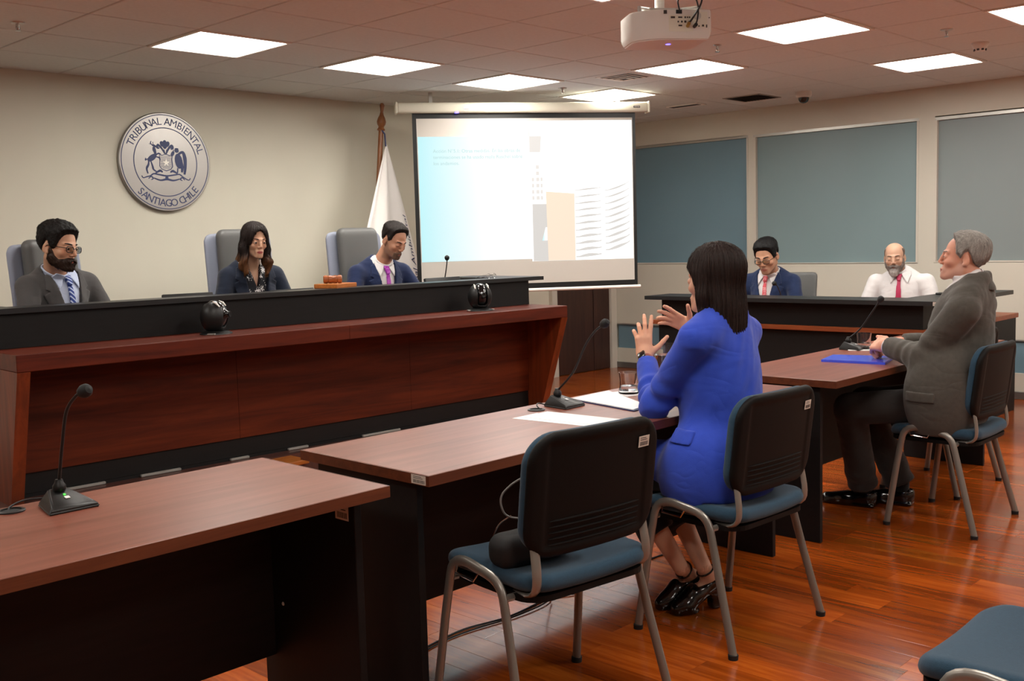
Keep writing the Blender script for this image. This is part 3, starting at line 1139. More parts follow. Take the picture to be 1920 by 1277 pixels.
def arc_text(s, radius, a0, a1, size, flip=False):
    # letters one by one along an arc, angles in degrees from +X
    m = MB()
    n = len(s)
    wid = {'I': 0.42, ' ': 0.5, 'M': 1.25, 'N': 1.08, 'G': 1.12, 'O': 1.15, 'L': 0.85, 'E': 0.95, 'J': 0.8}
    ws = [wid.get(ch, 1.0) for ch in s]
    tot = sum(ws)
    acc = 0
    for ch, w in zip(s, ws):
        t = (acc + w / 2) / tot
        acc += w
        if ch == ' ':
            continue
        a = rad(a0 + (a1 - a0) * t)
        v, f = text_mesh(ch, size, 0.0007)
        rot = a - PI / 2 if not flip else a + PI / 2
        T = FX @ Matrix.Translation((radius * math.cos(a), radius * math.sin(a), 0.0388)) @ Matrix.Rotation(rot, 4, 'Z') @ Matrix.Translation((0, -size * 0.35, 0))
        m.add([T @ Vector(p) for p in v], f)
    return m


arc_text('TRIBUNAL AMBIENTAL', 0.290, 158, 14, 0.074).obj('lettering_top', 'navy_ink', sl)
arc_text('SANTIAGO CHILE', 0.290, 222, 322, 0.074, True).obj('lettering_bottom', 'navy_ink', sl)


def flat(polys, z0=0.0378, z1=0.0394):
    m = MB()
    for k, p in enumerate(polys):
        m.prism(p, z0, z1 + k * 0.00006, 'xy', FX)
    return m


def ovl(cx, cz, rx, rz, a=0, n=14):
    c, s = math.cos(rad(a)), math.sin(rad(a))
    return [(cx + rx * math.cos(2 * PI * k / n) * c - rz * math.sin(2 * PI * k / n) * s, cz + rx * math.cos(2 * PI * k / n) * s + rz * math.sin(2 * PI * k / n) * c) for k in range(n)]


def strip(pts, w):
    P = [Vector((q.x, q.y)) for q in spline([(a, b, 0) for a, b in pts], 4)] if len(pts) > 2 and len(pts) < 13 else [Vector((a, b)) for a, b in pts]
    L, R_ = [], []
    for i in range(len(P)):
        t = (P[min(i + 1, len(P) - 1)] - P[max(i - 1, 0)]).normalized()
        k = Vector((-t.y, t.x)) * (w * (1 - 0.5 * abs(2 * i / (len(P) - 1) - 1)))
        L.append(tuple(P[i] + k))
        R_.append(tuple(P[i] - k))
    return L + R_[::-1]


# deer on the left, rearing towards the shield
deer = [ovl(-0.105, 0.028, 0.042, 0.020, 35), strip([(-0.075, 0.05), (-0.085, 0.085), (-0.09, 0.105)], 0.013), ovl(-0.083, 0.112, 0.019, 0.009, -25),
        strip([(-0.095, 0.112), (-0.11, 0.13), (-0.105, 0.145)], 0.004), strip([(-0.092, 0.115), (-0.092, 0.14)], 0.004), strip([(-0.1, 0.12), (-0.122, 0.126)], 0.003),
        strip([(-0.078, 0.045), (-0.055, 0.06), (-0.035, 0.053)], 0.006), strip([(-0.075, 0.035), (-0.05, 0.03), (-0.045, 0.012)], 0.006),
        strip([(-0.13, 0.015), (-0.135, -0.02), (-0.15, -0.05), (-0.142, -0.085)], 0.008), strip([(-0.118, 0.01), (-0.105, -0.03), (-0.098, -0.055), (-0.075, -0.07)], 0.007), strip([(-0.14, 0.02), (-0.155, 0.01), (-0.153, 0.025)], 0.005)]
bird = [ovl(0.10, 0.01, 0.03, 0.055, 8), ovl(0.088, 0.085, 0.017, 0.015), strip([(0.07, 0.09), (0.06, 0.083)], 0.006), ovl(0.055, 0.062, 0.012, 0.022, -30), strip([(0.10, 0.06), (0.135, 0.075), (0.15, 0.03), (0.148, -0.04), (0.14, -0.085)], 0.014), strip([(0.118, 0.03), (0.125, -0.03), (0.12, -0.07)], 0.012), strip([(0.09, -0.04), (0.085, -0.075)], 0.009), ovl(0.088, 0.098, 0.015, 0.006)]
plume = [ovl(-0.002, 0.125, 0.018, 0.032), ovl(-0.022, 0.128, 0.016, 0.022, 30), ovl(0.018, 0.128, 0.016, 0.022, -30), strip([(-0.005, 0.06), (-0.03, 0.10), (-0.055, 0.12), (-0.062, 0.10), (-0.045, 0.098)], 0.009), strip([(0.005, 0.06), (0.028, 0.10), (0.052, 0.118), (0.058, 0.10), (0.042, 0.095)], 0.010), strip([(0, 0.055), (-0.012, 0.09)], 0.006), strip([(0.003, 0.055), (0.012, 0.09)], 0.006)]
base_ = [strip([(-0.19, -0.10), (-0.18, -0.115), (-0.155, -0.108), (-0.125, -0.10), (-0.10, -0.085), (-0.06, -0.09), (0, -0.098), (0.06, -0.09), (0.10, -0.085), (0.13, -0.105), (0.17, -0.125), (0.185, -0.11)], 0.006),
         strip([(-0.10, -0.115), (-0.05, -0.13), (0, -0.122), (0.05, -0.13), (0.10, -0.118)], 0.008), strip([(-0.085, -0.08), (-0.05, -0.062), (-0.03, -0.072)], 0.009), strip([(0.085, -0.08), (0.05, -0.062), (0.03, -0.072)], 0.009), ovl(0, -0.112, 0.012, 0.016), strip([(-0.14, -0.12), (-0.12, -0.105), (-0.105, -0.118), (-0.12, -0.128)], 0.005), strip([(0.14, -0.125), (0.12, -0.108), (0.105, -0.12), (0.12, -0.13)], 0.005)]
for nm, ps in (('emblem_deer', deer), ('emblem_condor', bird), ('emblem_plume', plume), ('emblem_base', base_)):
    flat(ps).obj(nm, 'navy_ink', sl)
shd = [(-0.048, 0.055), (-0.03, 0.048), (-0.01, 0.055), (0.01, 0.055), (0.03, 0.048), (0.052, 0.055), (0.046, 0.02), (0.05, -0.03), (0.035, -0.05), (0.0, -0.062), (-0.035, -0.05), (-0.05, -0.03), (-0.046, 0.02)]
out = strip(shd + [shd[0]], 0.0036)
star = [(0.030 * (1 if k % 2 == 0 else 0.38) * math.sin(PI * k / 5) + 0.001, -0.004 + 0.030 * (1 if k % 2 == 0 else 0.38) * math.cos(PI * k / 5)) for k in range(10)]
sh = flat([out]).obj('emblem_shield', 'navy_ink', sl)
lines = []
for k in range(9):
    z = 0.042 - k * 0.0105
    w = 0.043 if z > -0.04 else 0.028
    lines.append([(-w, z - 0.0013), (w, z - 0.0013), (w, z + 0.0013), (-w, z + 0.0013)])
flat(lines).obj('shield_hatching', 'navy_ink', sh)
flat([star], 0.0392, 0.0402).obj('shield_star', 'alu', sh)

# ================================================================== PROJECTION SCREEN
def emis(name, color, s, base='808080'):
    m, nt, b = base_mat(name)
    b.inputs['Base Color'].default_value = lin(base)
    b.inputs['Roughness'].default_value = 0.8
    b.inputs['Specular IOR Level'].default_value = 0.1
    b.inputs['Emission Color'].default_value = lin(color)
    b.inputs['Emission Strength'].default_value = s
    return m


M['screen'] = pm('screen_fabric', 'bfb9b1', 0.8, spec=0.1)
M['slide_white'] = emis('slide_white', 'ffffff', SCREEN_STRENGTH * 2.0, '505050')
M['slide_cyan'] = emis('slide_cyan', 'c8fbff', SCREEN_STRENGTH * 1.75, '404040')
M['slide_grey'] = emis('slide_grey', 'e9e6e2', SCREEN_STRENGTH * 1.45, '484440')
M['slide_grey2'] = emis('slide_grey2', 'ece8e4', SCREEN_STRENGTH * 1.65, '484440')
M['slide_orange'] = emis('slide_orange', 'ffead6', SCREEN_STRENGTH * 1.65, '584838')
M['slide_text'] = emis('slide_text', 'c0e4e4', SCREEN_STRENGTH * 1.5, '405050')
# slide panel: cyan at its left edge fading to white, as projected
_nt = M['slide_cyan'].node_tree
_b = _nt.nodes['Principled BSDF']
_tc = nd(_nt, 'ShaderNodeTexCoord')
_sx = nd(_nt, 'ShaderNodeSeparateXYZ')
_nt.links.new(_tc.outputs['Generated'], _sx.inputs[0])
_mr = nd(_nt, 'ShaderNodeValToRGB')
_mr.color_ramp.elements[0].color = lin('bdf3f9')
_mr.color_ramp.elements[1].color = lin('ffffff')
_mr.color_ramp.elements[1].position = 0.6
_nt.links.new(_sx.outputs[0], _mr.inputs[0])
_nt.links.new(_mr.outputs[0], _b.inputs['Emission Color'])

scr = thing('projection_screen', 'pull down projection screen showing a pale slide, hung from the ceiling', 'screen', (3.019, -0.621, 0), rad(-35.7))
cs = MB()
cs.rbox((-0.007, -0.05, 2.436), (2.066, 0.045, 2.518), 0.02, 3)
cso = cs.obj('screen_case', 'cream', scr, True)
for xa, xb in ((-0.022, 0.0), (2.059, 2.08)):
    MB().rbox((xa, -0.054, 2.43), (xb, 0.05, 2.524), 0.012, 2).obj('case_end_cap', 'cream', scr, True)
for x in (0.25, 1.8):
    MB().box((x, -0.012, 2.518), (x + 0.03, 0.012, CZ)).obj('hanger', 'alu', scr)
lb = MB().box((1.935, -0.0512, 2.468), (1.99, -0.049, 2.484)).obj('case_label', 'black', scr)
for q in range(4):
    MB().box((1.942 + q * 0.012, -0.0516, 2.472), (1.949 + q * 0.012, -0.051, 2.480)).obj('label_mark', 'off_white', lb)
MB().rbox((0.52, -0.054, 2.462), (0.57, -0.049, 2.478), 0.004, 1).obj('case_badge', 'alu', scr)
MB().lathe([(0, 0), (0.02, 0.0), (0.016, -0.008), (0, -0.010)], 14, (0.47, -0.03, 2.442), T=None).obj('indicator', 'led_blue', scr, True)
MB().box((0.146, -0.001, 1.055), (1.936, 0.001, 2.395)).obj('fabric', 'screen', scr)
bd = MB()
bd.box((0.113, -0.0012, 1.012), (0.146, 0.0012, 2.44))
bd.box((1.936, -0.0012, 1.012), (1.962, 0.0012, 2.44))
bd.box((0.146, -0.0012, 2.395), (1.936, 0.0012, 2.44))
bd.box((0.146, -0.0012, 1.012), (1.936, 0.0012, 1.055))
bd.obj('black_border', 'black', scr)
MB().tube([(0.09, 0, 0.998), (1.985, 0, 0.998)], 0.014, 12).obj('weight_bar', 'white_metal', scr, True)
sp = MB().box((0.152, -0.0022, 1.252), (1.063, -0.0012, 2.252)).obj('slide_panel', 'slide_cyan', scr)
ph = MB().box((1.063, -0.0020, 1.232), (1.93, -0.0012, 2.375)).obj('slide_photo', 'slide_white', scr)
tx = MB()
for q, s in enumerate(('Acci\u00f3n N\u00b05.1: Otras medidas. En las obras de', 'terminaciones se ha usado malla Raschel sobre', 'los andamios.')):
    v, f = text_mesh(s, 0.0385, 0.0002, align='LEFT')
    T = Matrix.Translation((0.272, -0.0024, 2.125 - q * 0.049)) @ FX
    MB().add([T @ Vector(p) for p in v], f).obj('text_line', 'slide_text', sp)


def spoly(polys, z, nm, mat):
    m = MB()
    for p in polys:
        m.prism(p, -z, -z + 0.0003, 'xz')
    return m.obj(nm, mat, ph)


spoly([[(1.075, 1.234), (1.20, 1.234), (1.195, 1.70), (1.075, 1.70)]], 0.0024, 'street_shade', 'slide_grey')
spoly([[(1.062, 2.12), (1.15, 2.12), (1.16, 2.25), (1.062, 2.25)]], 0.0024, 'cloud_shade', 'slide_grey2')
spoly([[(1.20, 1.234), (1.43, 1.234), (1.43, 1.78), (1.19, 1.80)]], 0.0026, 'orange_mesh', 'slide_orange')
bl = []
for q in range(6):
    for w in range(3):
        x = 1.075 + w * 0.036
        z = 1.735 + q * 0.05
        if w == 1 or q < 4:
            bl.append([(x, z), (x + (0.026 if w == 1 else 0.018), z), (x + (0.026 if w == 1 else 0.018), z + 0.03), (x, z + 0.03)])
spoly(bl, 0.0025, 'far_windows', 'slide_grey2')
sl_ = []
for q in range(11):
    z = 1.275 + q * 0.055
    for xa, xb, lift in ((1.435, 1.655, 0.02), (1.69, 1.90, 0.07)):
        xs = [xa + (xb - xa) * k / 8 for k in range(9)]
        zz = [z - 0.02 + lift * ((x - xa) / (xb - xa)) ** 2 + (0.05 if lift > 0.05 else 0) for x in xs]
        th = 0.026 - 0.0014 * q
        if max(zz) + th < 1.9:
            sl_.append([(x, a) for x, a in zip(xs, zz)] + [(x, a + th * math.sin(PI * min(max(k / 8, 0.12), 0.88))) for k, (x, a) in reversed(list(enumerate(zip(xs, zz))))])
spoly(sl_, 0.0026, 'balcony_slats', 'slide_grey')
spoly([[(1.15, 1.40), (1.195, 1.40), (1.195, 1.51), (1.18, 1.51)]], 0.0026, 'awning', 'slide_cyan')

# ================================================================== FLAG
fl = thing('standing_flag', 'white flag with blue script on a turned wooden pole behind the bench', 'flag', (2.93, -0.36, 0.0))
pole = [(-0.115, 0, 0.06), (-0.06, 0, 1.0), (0.06, 0, 1.9), (0.13, 0, 2.335)]
MB().lathe([(0, 0.0), (0.15, 0.0), (0.15, 0.02), (0.12, 0.05), (0.04, 0.07), (0.03, 0.10), (0, 0.10)], 24, (-0.115, 0, 0.191)).obj('foot', 'pole', fl, True)
Tp = Matrix.Translation((0.06, 0, 1.30)) @ Matrix.Rotation(rad(7.8), 4, 'Y')
MB().tube([(-0.1, 0, 0.25), (0.128, 0, 2.33)], [0.024, 0.02], 14).obj('pole', 'pole', fl, True)
fin = MB().lathe([(0, 0), (0.028, 0.0), (0.034, 0.008), (0.026, 0.018), (0.022, 0.03), (0.034, 0.05), (0.038, 0.072), (0.03, 0.10), (0.018, 0.125), (0.012, 0.15), (0.016, 0.185), (0.02, 0.205), (0.012, 0.22), (0, 0.225)], 20, T=Matrix.Translation((0.128, 0, 2.33)) @ Matrix.Rotation(rad(6), 4, 'Y'))
fin.obj('finial', 'pole', fl, True)
NU, NV = 44, 30


def flag_pt(u, v):
    # v: 0 top .. 1 bottom, u: 0 left .. 1 right
    z = 2.22 - 1.62 * v
    top = Vector((0.150, -0.02))
    vv = v ** 0.9
    xl = 0.150 - 0.78 * vv
    xr = 0.155 + 0.55 * v ** 1.05
    x = xl + (xr - xl) * u
    amp = 0.075 * (1 - math.exp(-3.5 * v))
    y = -0.035 - amp * (0.55 + 0.45 * math.sin(u * 15 + 0.8 + 0.5 * v)) - 0.035 * v * math.sin(u * 6.0 + 1.0)
    return Vector((x * 0.80 + 0.03, y - 0.25 * (x - 0.15) * 0.0, z))


fm_ = MB()
fv = [flag_pt(i / NU, j / NV) for j in range(NV + 1) for i in range(NU + 1)]
ff = [(j * (NU + 1) + i, j * (NU + 1) + i + 1, (j + 1) * (NU + 1) + i + 1, (j + 1) * (NU + 1) + i) for j in range(NV) for i in range(NU)]
bk_ = [p + Vector((0, 0.003, 0)) for p in fv]
o_ = len(fv)
fm_.add(fv + bk_, ff + [tuple(q + o_ for q in f[::-1]) for f in ff])
fm_.obj('flag_cloth', 'flag', fl, True)
# blue script running up the right fold
ft = MB()
v, f = text_mesh('Tribunal Ambiental', 0.10, 0.0002, 0.25, 'CENTER')
pts = []
for (px, py, pz) in v:
    vv = 0.60 - px * 0.62
    uu = 0.925 - py * 0.9
    q = flag_pt(min(max(uu, 0), 1), min(max(vv, 0.05), 1))
    pts.append((q.x, q.y - 0.0035, q.z))
ft.add(pts, f)
ft.obj('flag_lettering', 'navy_ink', fl)
MB().tube([(0.118, -0.01, 2.34), (0.140, -0.03, 2.30), (0.142, -0.035, 2.2)], 0.006, 8).obj('flag_cord', 'navy_ink', fl, True)

# ================================================================== PROJECTOR
pj = thing('ceiling_projector', 'white projector hanging from the ceiling on a pole, sockets facing the viewer', 'projector', (1.405, -4.345, 0), rad(-37.6))
pl_ = [(-0.055, -0.13), (0.165, -0.13), (0.170, -0.12), (0.170, 0.10), (0.14, 0.13), (-0.14, 0.13), (-0.17, 0.10), (-0.17, -0.035), (-0.155, -0.07), (-0.11, -0.108)]
bm_ = bmesh.new()
vs = [bm_.verts.new((x, y, 2.36)) for x, y in pl_]
vm = [bm_.verts.new((x, y, 2.262)) for x, y in pl_]
vb = [bm_.verts.new((x * 0.93, y * 0.93, 2.235)) for x, y in pl_]
bm_.faces.new(vs)
bm_.faces.new(vb[::-1])
for i in range(len(pl_)):
    j = (i + 1) % len(pl_)
    bm_.faces.new((vs[i], vm[i], vm[j], vs[j]))
    bm_.faces.new((vm[i], vb[i], vb[j], vm[j]))
bmesh.ops.bevel(bm_, geom=[e for e in bm_.edges], offset=0.005, segments=2, affect='EDGES')
MB().bm(bm_).obj('body', 'off_white', pj, True)
pp_ = MB()
pp_.box((-0.02, -0.1312, 2.268), (0.085, -0.1298, 2.335))
pp_.box((0.088, -0.1312, 2.285), (0.15, -0.1298, 2.35))
pp_.obj('rear_panel', 'cream', pj)
for (x, z, w, h) in ((-0.002, 2.326, 0.018, 0.008), (0.03, 2.326, 0.018, 0.006), (0.052, 2.326, 0.007, 0.007), (0.062, 2.326, 0.006, 0.006), (0.071, 2.326, 0.006, 0.006), (0.021, 2.308, 0.006, 0.007), (0.037, 2.308, 0.007, 0.008), (0.052, 2.308, 0.009, 0.009), (0.069, 2.308, 0.006, 0.006), (0.03, 2.292, 0.016, 0.006), (0.112, 2.290, 0.005, 0.006), (0.13, 2.292, 0.009, 0.008), (0.146, 2.290, 0.005, 0.012), (0.158, 2.325, 0.004, 0.004), (-0.035, 2.348, 0.014, 0.015), (0.025, 2.349, 0.026, 0.016)):
    MB().box((x - w / 2, -0.1325, z - h / 2), (x + w / 2, -0.1295, z + h / 2)).obj('socket', 'vent_dark' if w < 0.02 else 'black', pj)
MB().lathe([(0, 0), (0.017, 0), (0.017, 0.0015), (0, 0.0015)], 18, T=Matrix.Translation((0.105, -0.1312, 2.333)) @ Matrix.Rotation(PI / 2, 4, 'X')).obj('speaker_grille', 'alu', pj)
MB().tube([(-0.02, 0.0, 2.37), (-0.02, 0.0, CZ - 0.012)], 0.021, 16).obj('ceiling_pole', 'off_white', pj, True)
MB().lathe([(0, 0), (0.07, 0), (0.075, 0.012), (0, 0.012)], 20, (-0.02, 0, CZ - 0.013)).obj('ceiling_plate', 'off_white', pj, True)
br = MB()
br.box((-0.10, -0.05, 2.372), (0.07, 0.05, 2.382))
for x, y in ((-0.13, -0.07), (0.13, -0.09), (-0.1, 0.09), (0.13, 0.08)):
    br.tube([(0, 0, 2.377), (x, y, 2.376)], 0.008, 6)
    br.tube([(x, y, 2.358), (x, y, 2.384)], 0.009, 8)
br.obj('mount_bracket', 'alu', pj, True)
for nm, pts, r in (('bundled_cable', [(-0.03, -0.02, 2.575), (-0.005, -0.05, 2.50), (0.04, -0.08, 2.465), (0.075, -0.11, 2.445)], 0.0085), ('cable', [(0.075, -0.11, 2.445), (0.115, -0.15, 2.43), (0.112, -0.165, 2.38), (0.085, -0.155, 2.33), (0.066, -0.14, 2.30)], 0.0042), ('cable', [(0.075, -0.11, 2.445), (0.088, -0.15, 2.41), (0.10, -0.16, 2.36), (0.098, -0.15, 2.31), (0.09, -0.14, 2.292)], 0.0035), ('cable', [(0.075, -0.11, 2.445), (0.05, -0.125, 2.415), (0.02, -0.135, 2.395), (0.025, -0.14, 2.352)], 0.0035)):
    MB().tube(spline(pts, 6), r, 8).obj(nm, 'cable', pj, True)
MB().tube([(0.062, -0.131, 2.29), (0.062, -0.152, 2.297)], 0.008, 8).obj('plug', 'brass', pj, True)
MB().tube([(0.092, -0.131, 2.288), (0.092, -0.155, 2.292)], 0.008, 8).obj('plug', 'black', pj, True)
MB().lathe([(0, -0.0015), (0.011, -0.001), (0.011, 0.001), (0, 0.001)], 14, (0.01, -0.02, 2.2345)).obj('status_light', 'led_blue', pj)
MB().lathe([(0, 0), (0.045, 0), (0.05, 0.02), (0.04, 0.02), (0.035, 0.005), (0, 0.0)], 24, T=Matrix.Translation((-0.06, 0.125, 2.30)) @ Matrix.Rotation(-PI / 2, 4, 'X')).obj('lens', 'black_gloss', pj, True)

# ================================================================== CEILING FITTINGS
def sprinkler(x, y, label, s=1.0):
    t = thing('sprinkler', label, 'sprinkler', (x, y, CZ), 0, 'ceiling sprinkler heads')
    MB().lathe([(0, 0), (0.038 * s, 0), (0.034 * s, -0.006), (0.012, -0.008), (0, -0.008)], 18).obj('escutcheon', 'alu', t, True)
    MB().lathe([(0, -0.006), (0.010, -0.008), (0.008, -0.03), (0.004, -0.04), (0, -0.04)], 12).obj('bulb', 'chrome', t, True)
    MB().lathe([(0, -0.042), (0.016, -0.042), (0.016, -0.044), (0, -0.044)], 12).obj('deflector', 'chrome', t, True)
    MB().tube([(0.008, 0, -0.01), (0.012, 0, -0.03), (0.004, 0, -0.042)], 0.002, 6).obj('yoke_arm', 'chrome', t)
    MB().tube([(-0.008, 0, -0.01), (-0.012, 0, -0.03), (-0.004, 0, -0.042)], 0.002, 6).obj('yoke_arm', 'chrome', t)


sprinkler(-0.191, -1.417, 'small sprinkler head on the ceiling near the top left corner')
sprinkler(3.929, -1.572, 'small sprinkler head between two light panels above the screen')
sprinkler(3.336, -3.38, 'small sprinkler head just right of the projector', 0.7)
sprinkler(4.037, -4.54, 'small sprinkler head between the two right hand light panels')
sd = thing('smoke_detector', 'white round smoke detector on the ceiling at upper right', 'detector', (4.675, -4.508, CZ))
MB().lathe([(0, 0), (0.055, 0), (0.055, -0.012), (0.05, -0.018), (0.034, -0.05), (0.03, -0.056), (0, -0.058)], 24).obj('housing', 'off_white', sd, True)
for k in range(8):
    a = 2 * PI * k / 8
    MB().rbox((0.030, -0.008, -0.052), (0.040, 0.008, -0.040), 0.002, 1, Matrix.Rotation(a, 4, 'Z')).obj('vent_slot', 'vent_dark', sd)
dc = thing('dome_camera', 'white dome camera with dark glass on the ceiling near the windows', 'camera', (5.809, -2.652, CZ))
MB().lathe([(0, 0), (0.066, 0), (0.066, -0.03), (0.06, -0.045), (0.045, -0.05), (0, -0.05)], 28).obj('housing', 'off_white', dc, True)
MB().lathe([(0.046, -0.049), (0.044, -0.066), (0.034, -0.084), (0.018, -0.094), (0, -0.097)], 24).obj('dome', 'black_gloss', dc, True)
vd = thing('air_diffuser', 'square four way air diffuser between two ceiling light panels', 'vent', (3.885, -2.22, CZ))
for q, (h, z) in enumerate(((0.155, -0.004), (0.12, -0.010), (0.085, -0.016), (0.05, -0.02))):
    m = MB()
    w = 0.012 if q else 0.02
    for a, b in (((-h, -h), (h, -h + w)), ((-h, h - w), (h, h)), ((-h, -h + w), (-h + w, h - w)), ((h - w, -h + w), (h, h - w))):
        m.rbox((a[0], a[1], z), (b[0], b[1], z + 0.006), 0.002, 1)
    m.obj('vane_ring', 'white_metal', vd)
MB().box((-0.14, -0.14, -0.002), (0.14, 0.14, -0.0005)).obj('throat', 'vent_dark', vd)
vg = thing('air_grille', 'dark slatted return grille on the ceiling near the dome camera', 'vent', (5.76, -2.18, CZ))
h = 0.185
m = MB()
for a, b in (((-h, -h), (h, -h + 0.018)), ((-h, h - 0.018), (h, h)), ((-h, -h + 0.018), (-h + 0.018, h - 0.018)), ((h - 0.018, -h + 0.018), (h, h - 0.018))):
    m.rbox((a[0], a[1], -0.006), (b[0], b[1], 0.0), 0.002, 1)
m.obj('grille_frame', 'grid', vg)
MB().box((-0.17, -0.17, -0.001), (0.17, 0.17, -0.0003)).obj('backing', 'vent_dark', vg)
for k in range(11):
    y = -0.155 + k * 0.031
    MB().box((-0.168, -0.009, -0.001), (0.168, 0.009, 0.001), Matrix.Translation((0, y, -0.004)) @ Matrix.Rotation(rad(20), 4, 'X')).obj('slat', 'vent_dark', vg)
vs_ = thing('slot_diffuser', 'narrow dark slot vent on the ceiling right of the screen case', 'vent', (5.70, -1.53, CZ))
MB().rbox((-0.08, -0.17, -0.008), (0.08, 0.17, 0), 0.002, 1).obj('slot_frame', 'white_metal', vs_)
MB().box((-0.055, -0.15, -0.0095), (0.02, 0.15, -0.0078)).obj('slot', 'vent_dark', vs_)

# ================================================================== MICROPHONES
def mic(loc, rotz, neck, label, cable=None, base_mat_='black'):
    t = thing('gooseneck_microphone', label, 'microphone', loc, rotz, 'gooseneck table microphones')
    pl2 = [(-0.042, 0.045), (0.042, 0.045), (0.066, -0.085), (-0.066, -0.085)]
    b = bmesh.new()
    lo = [b.verts.new((x, y, 0.0)) for x, y in pl2]
    lo2 = [b.verts.new((x, y, 0.007)) for x, y in pl2]
    hi = [b.verts.new(q) for q in ((-0.022, 0.022, 0.046), (0.022, 0.022, 0.046), (0.052, -0.075, 0.018), (-0.052, -0.075, 0.018))]
    b.faces.new(lo[::-1])
    b.faces.new(hi)
    for i in range(4):
        j = (i + 1) % 4
        b.faces.new((lo[i], lo[j], lo2[j], lo2[i]))
        b.faces.new((lo2[i], lo2[j], hi[j], hi[i]))
    bmesh.ops.bevel(b, geom=b.edges[:], offset=0.0035, segments=2, affect='EDGES')
    MB().bm(b).obj('base', base_mat_, t, True)
    MB().lathe([(0.0, 0.036), (0.012, 0.036), (0.0165, 0.044), (0.0165, 0.054), (0.011, 0.062), (0.009, 0.07), (0, 0.07)], 18, (0, 0.005, 0)).obj('collar', 'black', t, True)
    p = spline([(0, 0.005, 0.06)] + neck, 10)
    MB().tube(p, 0.0042, 10).obj('gooseneck', 'black', t, True)
    e = p[-1]
    d = (p[-1] - p[-3]).normalized()
    q = d.to_track_quat('Z', 'Y').to_matrix().to_4x4()
    MB().lathe([(0, -0.012), (0.007, -0.012), (0.0135, -0.006), (0.0175, 0.006), (0.017, 0.016), (0.011, 0.025), (0, 0.028)], 18, T=Matrix.Translation(e) @ q).obj('foam_windscreen', 'rubber', t, True)
    Tt = Matrix(((1, 0, 0, 0), (0, 0.962, 0.277, -0.045), (0, 0.277 * 1.0, -0.962, 0.0290), (0, 0, 0, 1)))
    n_ = Vector((0, -0.277, 0.961))
    Ts = face_T((0.0, -0.040, 0.0295), (1, 0, 0), (0, 0.961, 0.277))
    MB().box((-0.006, -0.006, 0), (0.006, 0.006, 0.0012), Ts).obj('talk_button', 'paper', t)
    MB().box((-0.002, 0.014, 0), (0.002, 0.019, 0.0016), Ts).obj('status_light', 'led_green' if cable == 1 else 'alu', t)
    if cable:
        MB().tube(spline([(0, 0.046, 0.006), (-0.01, 0.07, 0.012), (-0.06, 0.085, 0.014), (-0.10, 0.075, 0.006), (-0.108, 0.062, -0.005)] if cable == 1 else [(-0.03, 0.046, 0.006), (-0.06, 0.055, 0.014), (-0.10, 0.03, 0.012), (-0.118, 0.0, 0.004), (-0.118, -0.008, -0.004)], 6), 0.0025, 8).obj('cable', 'cable', t, True)
    return t


mic((-1.332, -4.372, 0.75), 0, [(0.0, -0.03, 0.16), (0.004, -0.06, 0.25), (0.012, -0.10, 0.292), (0.02, -0.128, 0.306)], 'black gooseneck microphone standing on the nearest table at lower left', 1)
mic((0.622, -4.372, 0.75), rad(4), [(0.0, -0.075, 0.14), (0.0, -0.135, 0.245), (0.0, -0.18, 0.30), (0.0, -0.22, 0.328)], 'black gooseneck microphone beside the papers in front of the woman in blue', 2)
mic((3.03, -4.415, 0.75), rad(4), [(0.0, -0.06, 0.115), (0.0, -0.12, 0.20), (0.0, -0.17, 0.275)], 'black gooseneck microphone beside the blue folder and the water glass')
mb = mic((2.70, -1.42, ZW), rad(0), [(0.0, -0.02, 0.16), (-0.01, -0.06, 0.26), (-0.03, -0.10, 0.335), (-0.05, -0.125, 0.372)], "slim gooseneck microphone at the right end of the judges' bench")
mm = mic((4.86, -3.02, 0.75), rad(-90), [(0.0, -0.06, 0.13), (0.0, -0.12, 0.215), (0.0, -0.16, 0.26), (0.0, -0.19, 0.275)], 'slim gooseneck microphone in front of the man with the red tie and glasses')

# ================================================================== PAPERS, FOLDERS, GLASSES
def sheet(name, pts, z, t, mat, label, cat, group=None):
    cx = sum(p[0] for p in pts) / len(pts)
    cy = sum(p[1] for p in pts) / len(pts)
    o = MB().prism([(p[0] - cx, p[1] - cy) for p in pts], 0, t).obj(name, mat)
    o.location = (cx, cy, z)
    return tag(o, label, cat, group)


def quad(cx, cy, w, l, a):
    c, s = math.cos(rad(a)), math.sin(rad(a))
    return [(cx + x * c - y * s, cy + x * s + y * c) for x, y in ((-w / 2, -l / 2), (w / 2, -l / 2), (w / 2, l / 2), (-w / 2, l / 2))]


TZ = 0.75
sheet('paper_sheet', [(0.303, -4.423), (0.442, -4.419), (0.478, -4.76), (0.338, -4.765)], TZ, 0.0012, 'paper', 'white paper sheet lying behind the empty foreground chair, lower of two', 'paper', 'papers before the empty chair')
sheet('paper_sheet', [(0.345, -4.437), (0.49, -4.43), (0.518, -4.81), (0.372, -4.815)], TZ + 0.0013, 0.0008, 'paper', 'white paper sheet on top, nearest the back of the empty foreground chair', 'paper', 'papers before the empty chair')
sheet('document_folder', [(0.762, -4.318), (1.022, -4.306), (0.80, -4.688), (0.677, -4.70)], TZ, 0.004, 'navy_ink', 'thin navy folder under white papers beside the black microphone', 'folder')
sheet('paper_sheet', [(0.768, -4.316), (1.018, -4.306), (0.797, -4.678), (0.684, -4.689)], TZ + 0.0042, 0.003, 'paper', 'stack of white papers on the navy folder before the woman in blue', 'paper')
sheet('paper_coaster', quad(1.06, -4.415, 0.17, 0.14, -20), TZ, 0.002, 'paper', 'white napkin under the water glass by the blue sleeve', 'napkin')
sheet('paper_coaster', quad(3.06, -4.50, 0.14, 0.19, 25), TZ, 0.004, 'paper', 'white napkin under the water glass by the folded hands', 'napkin')
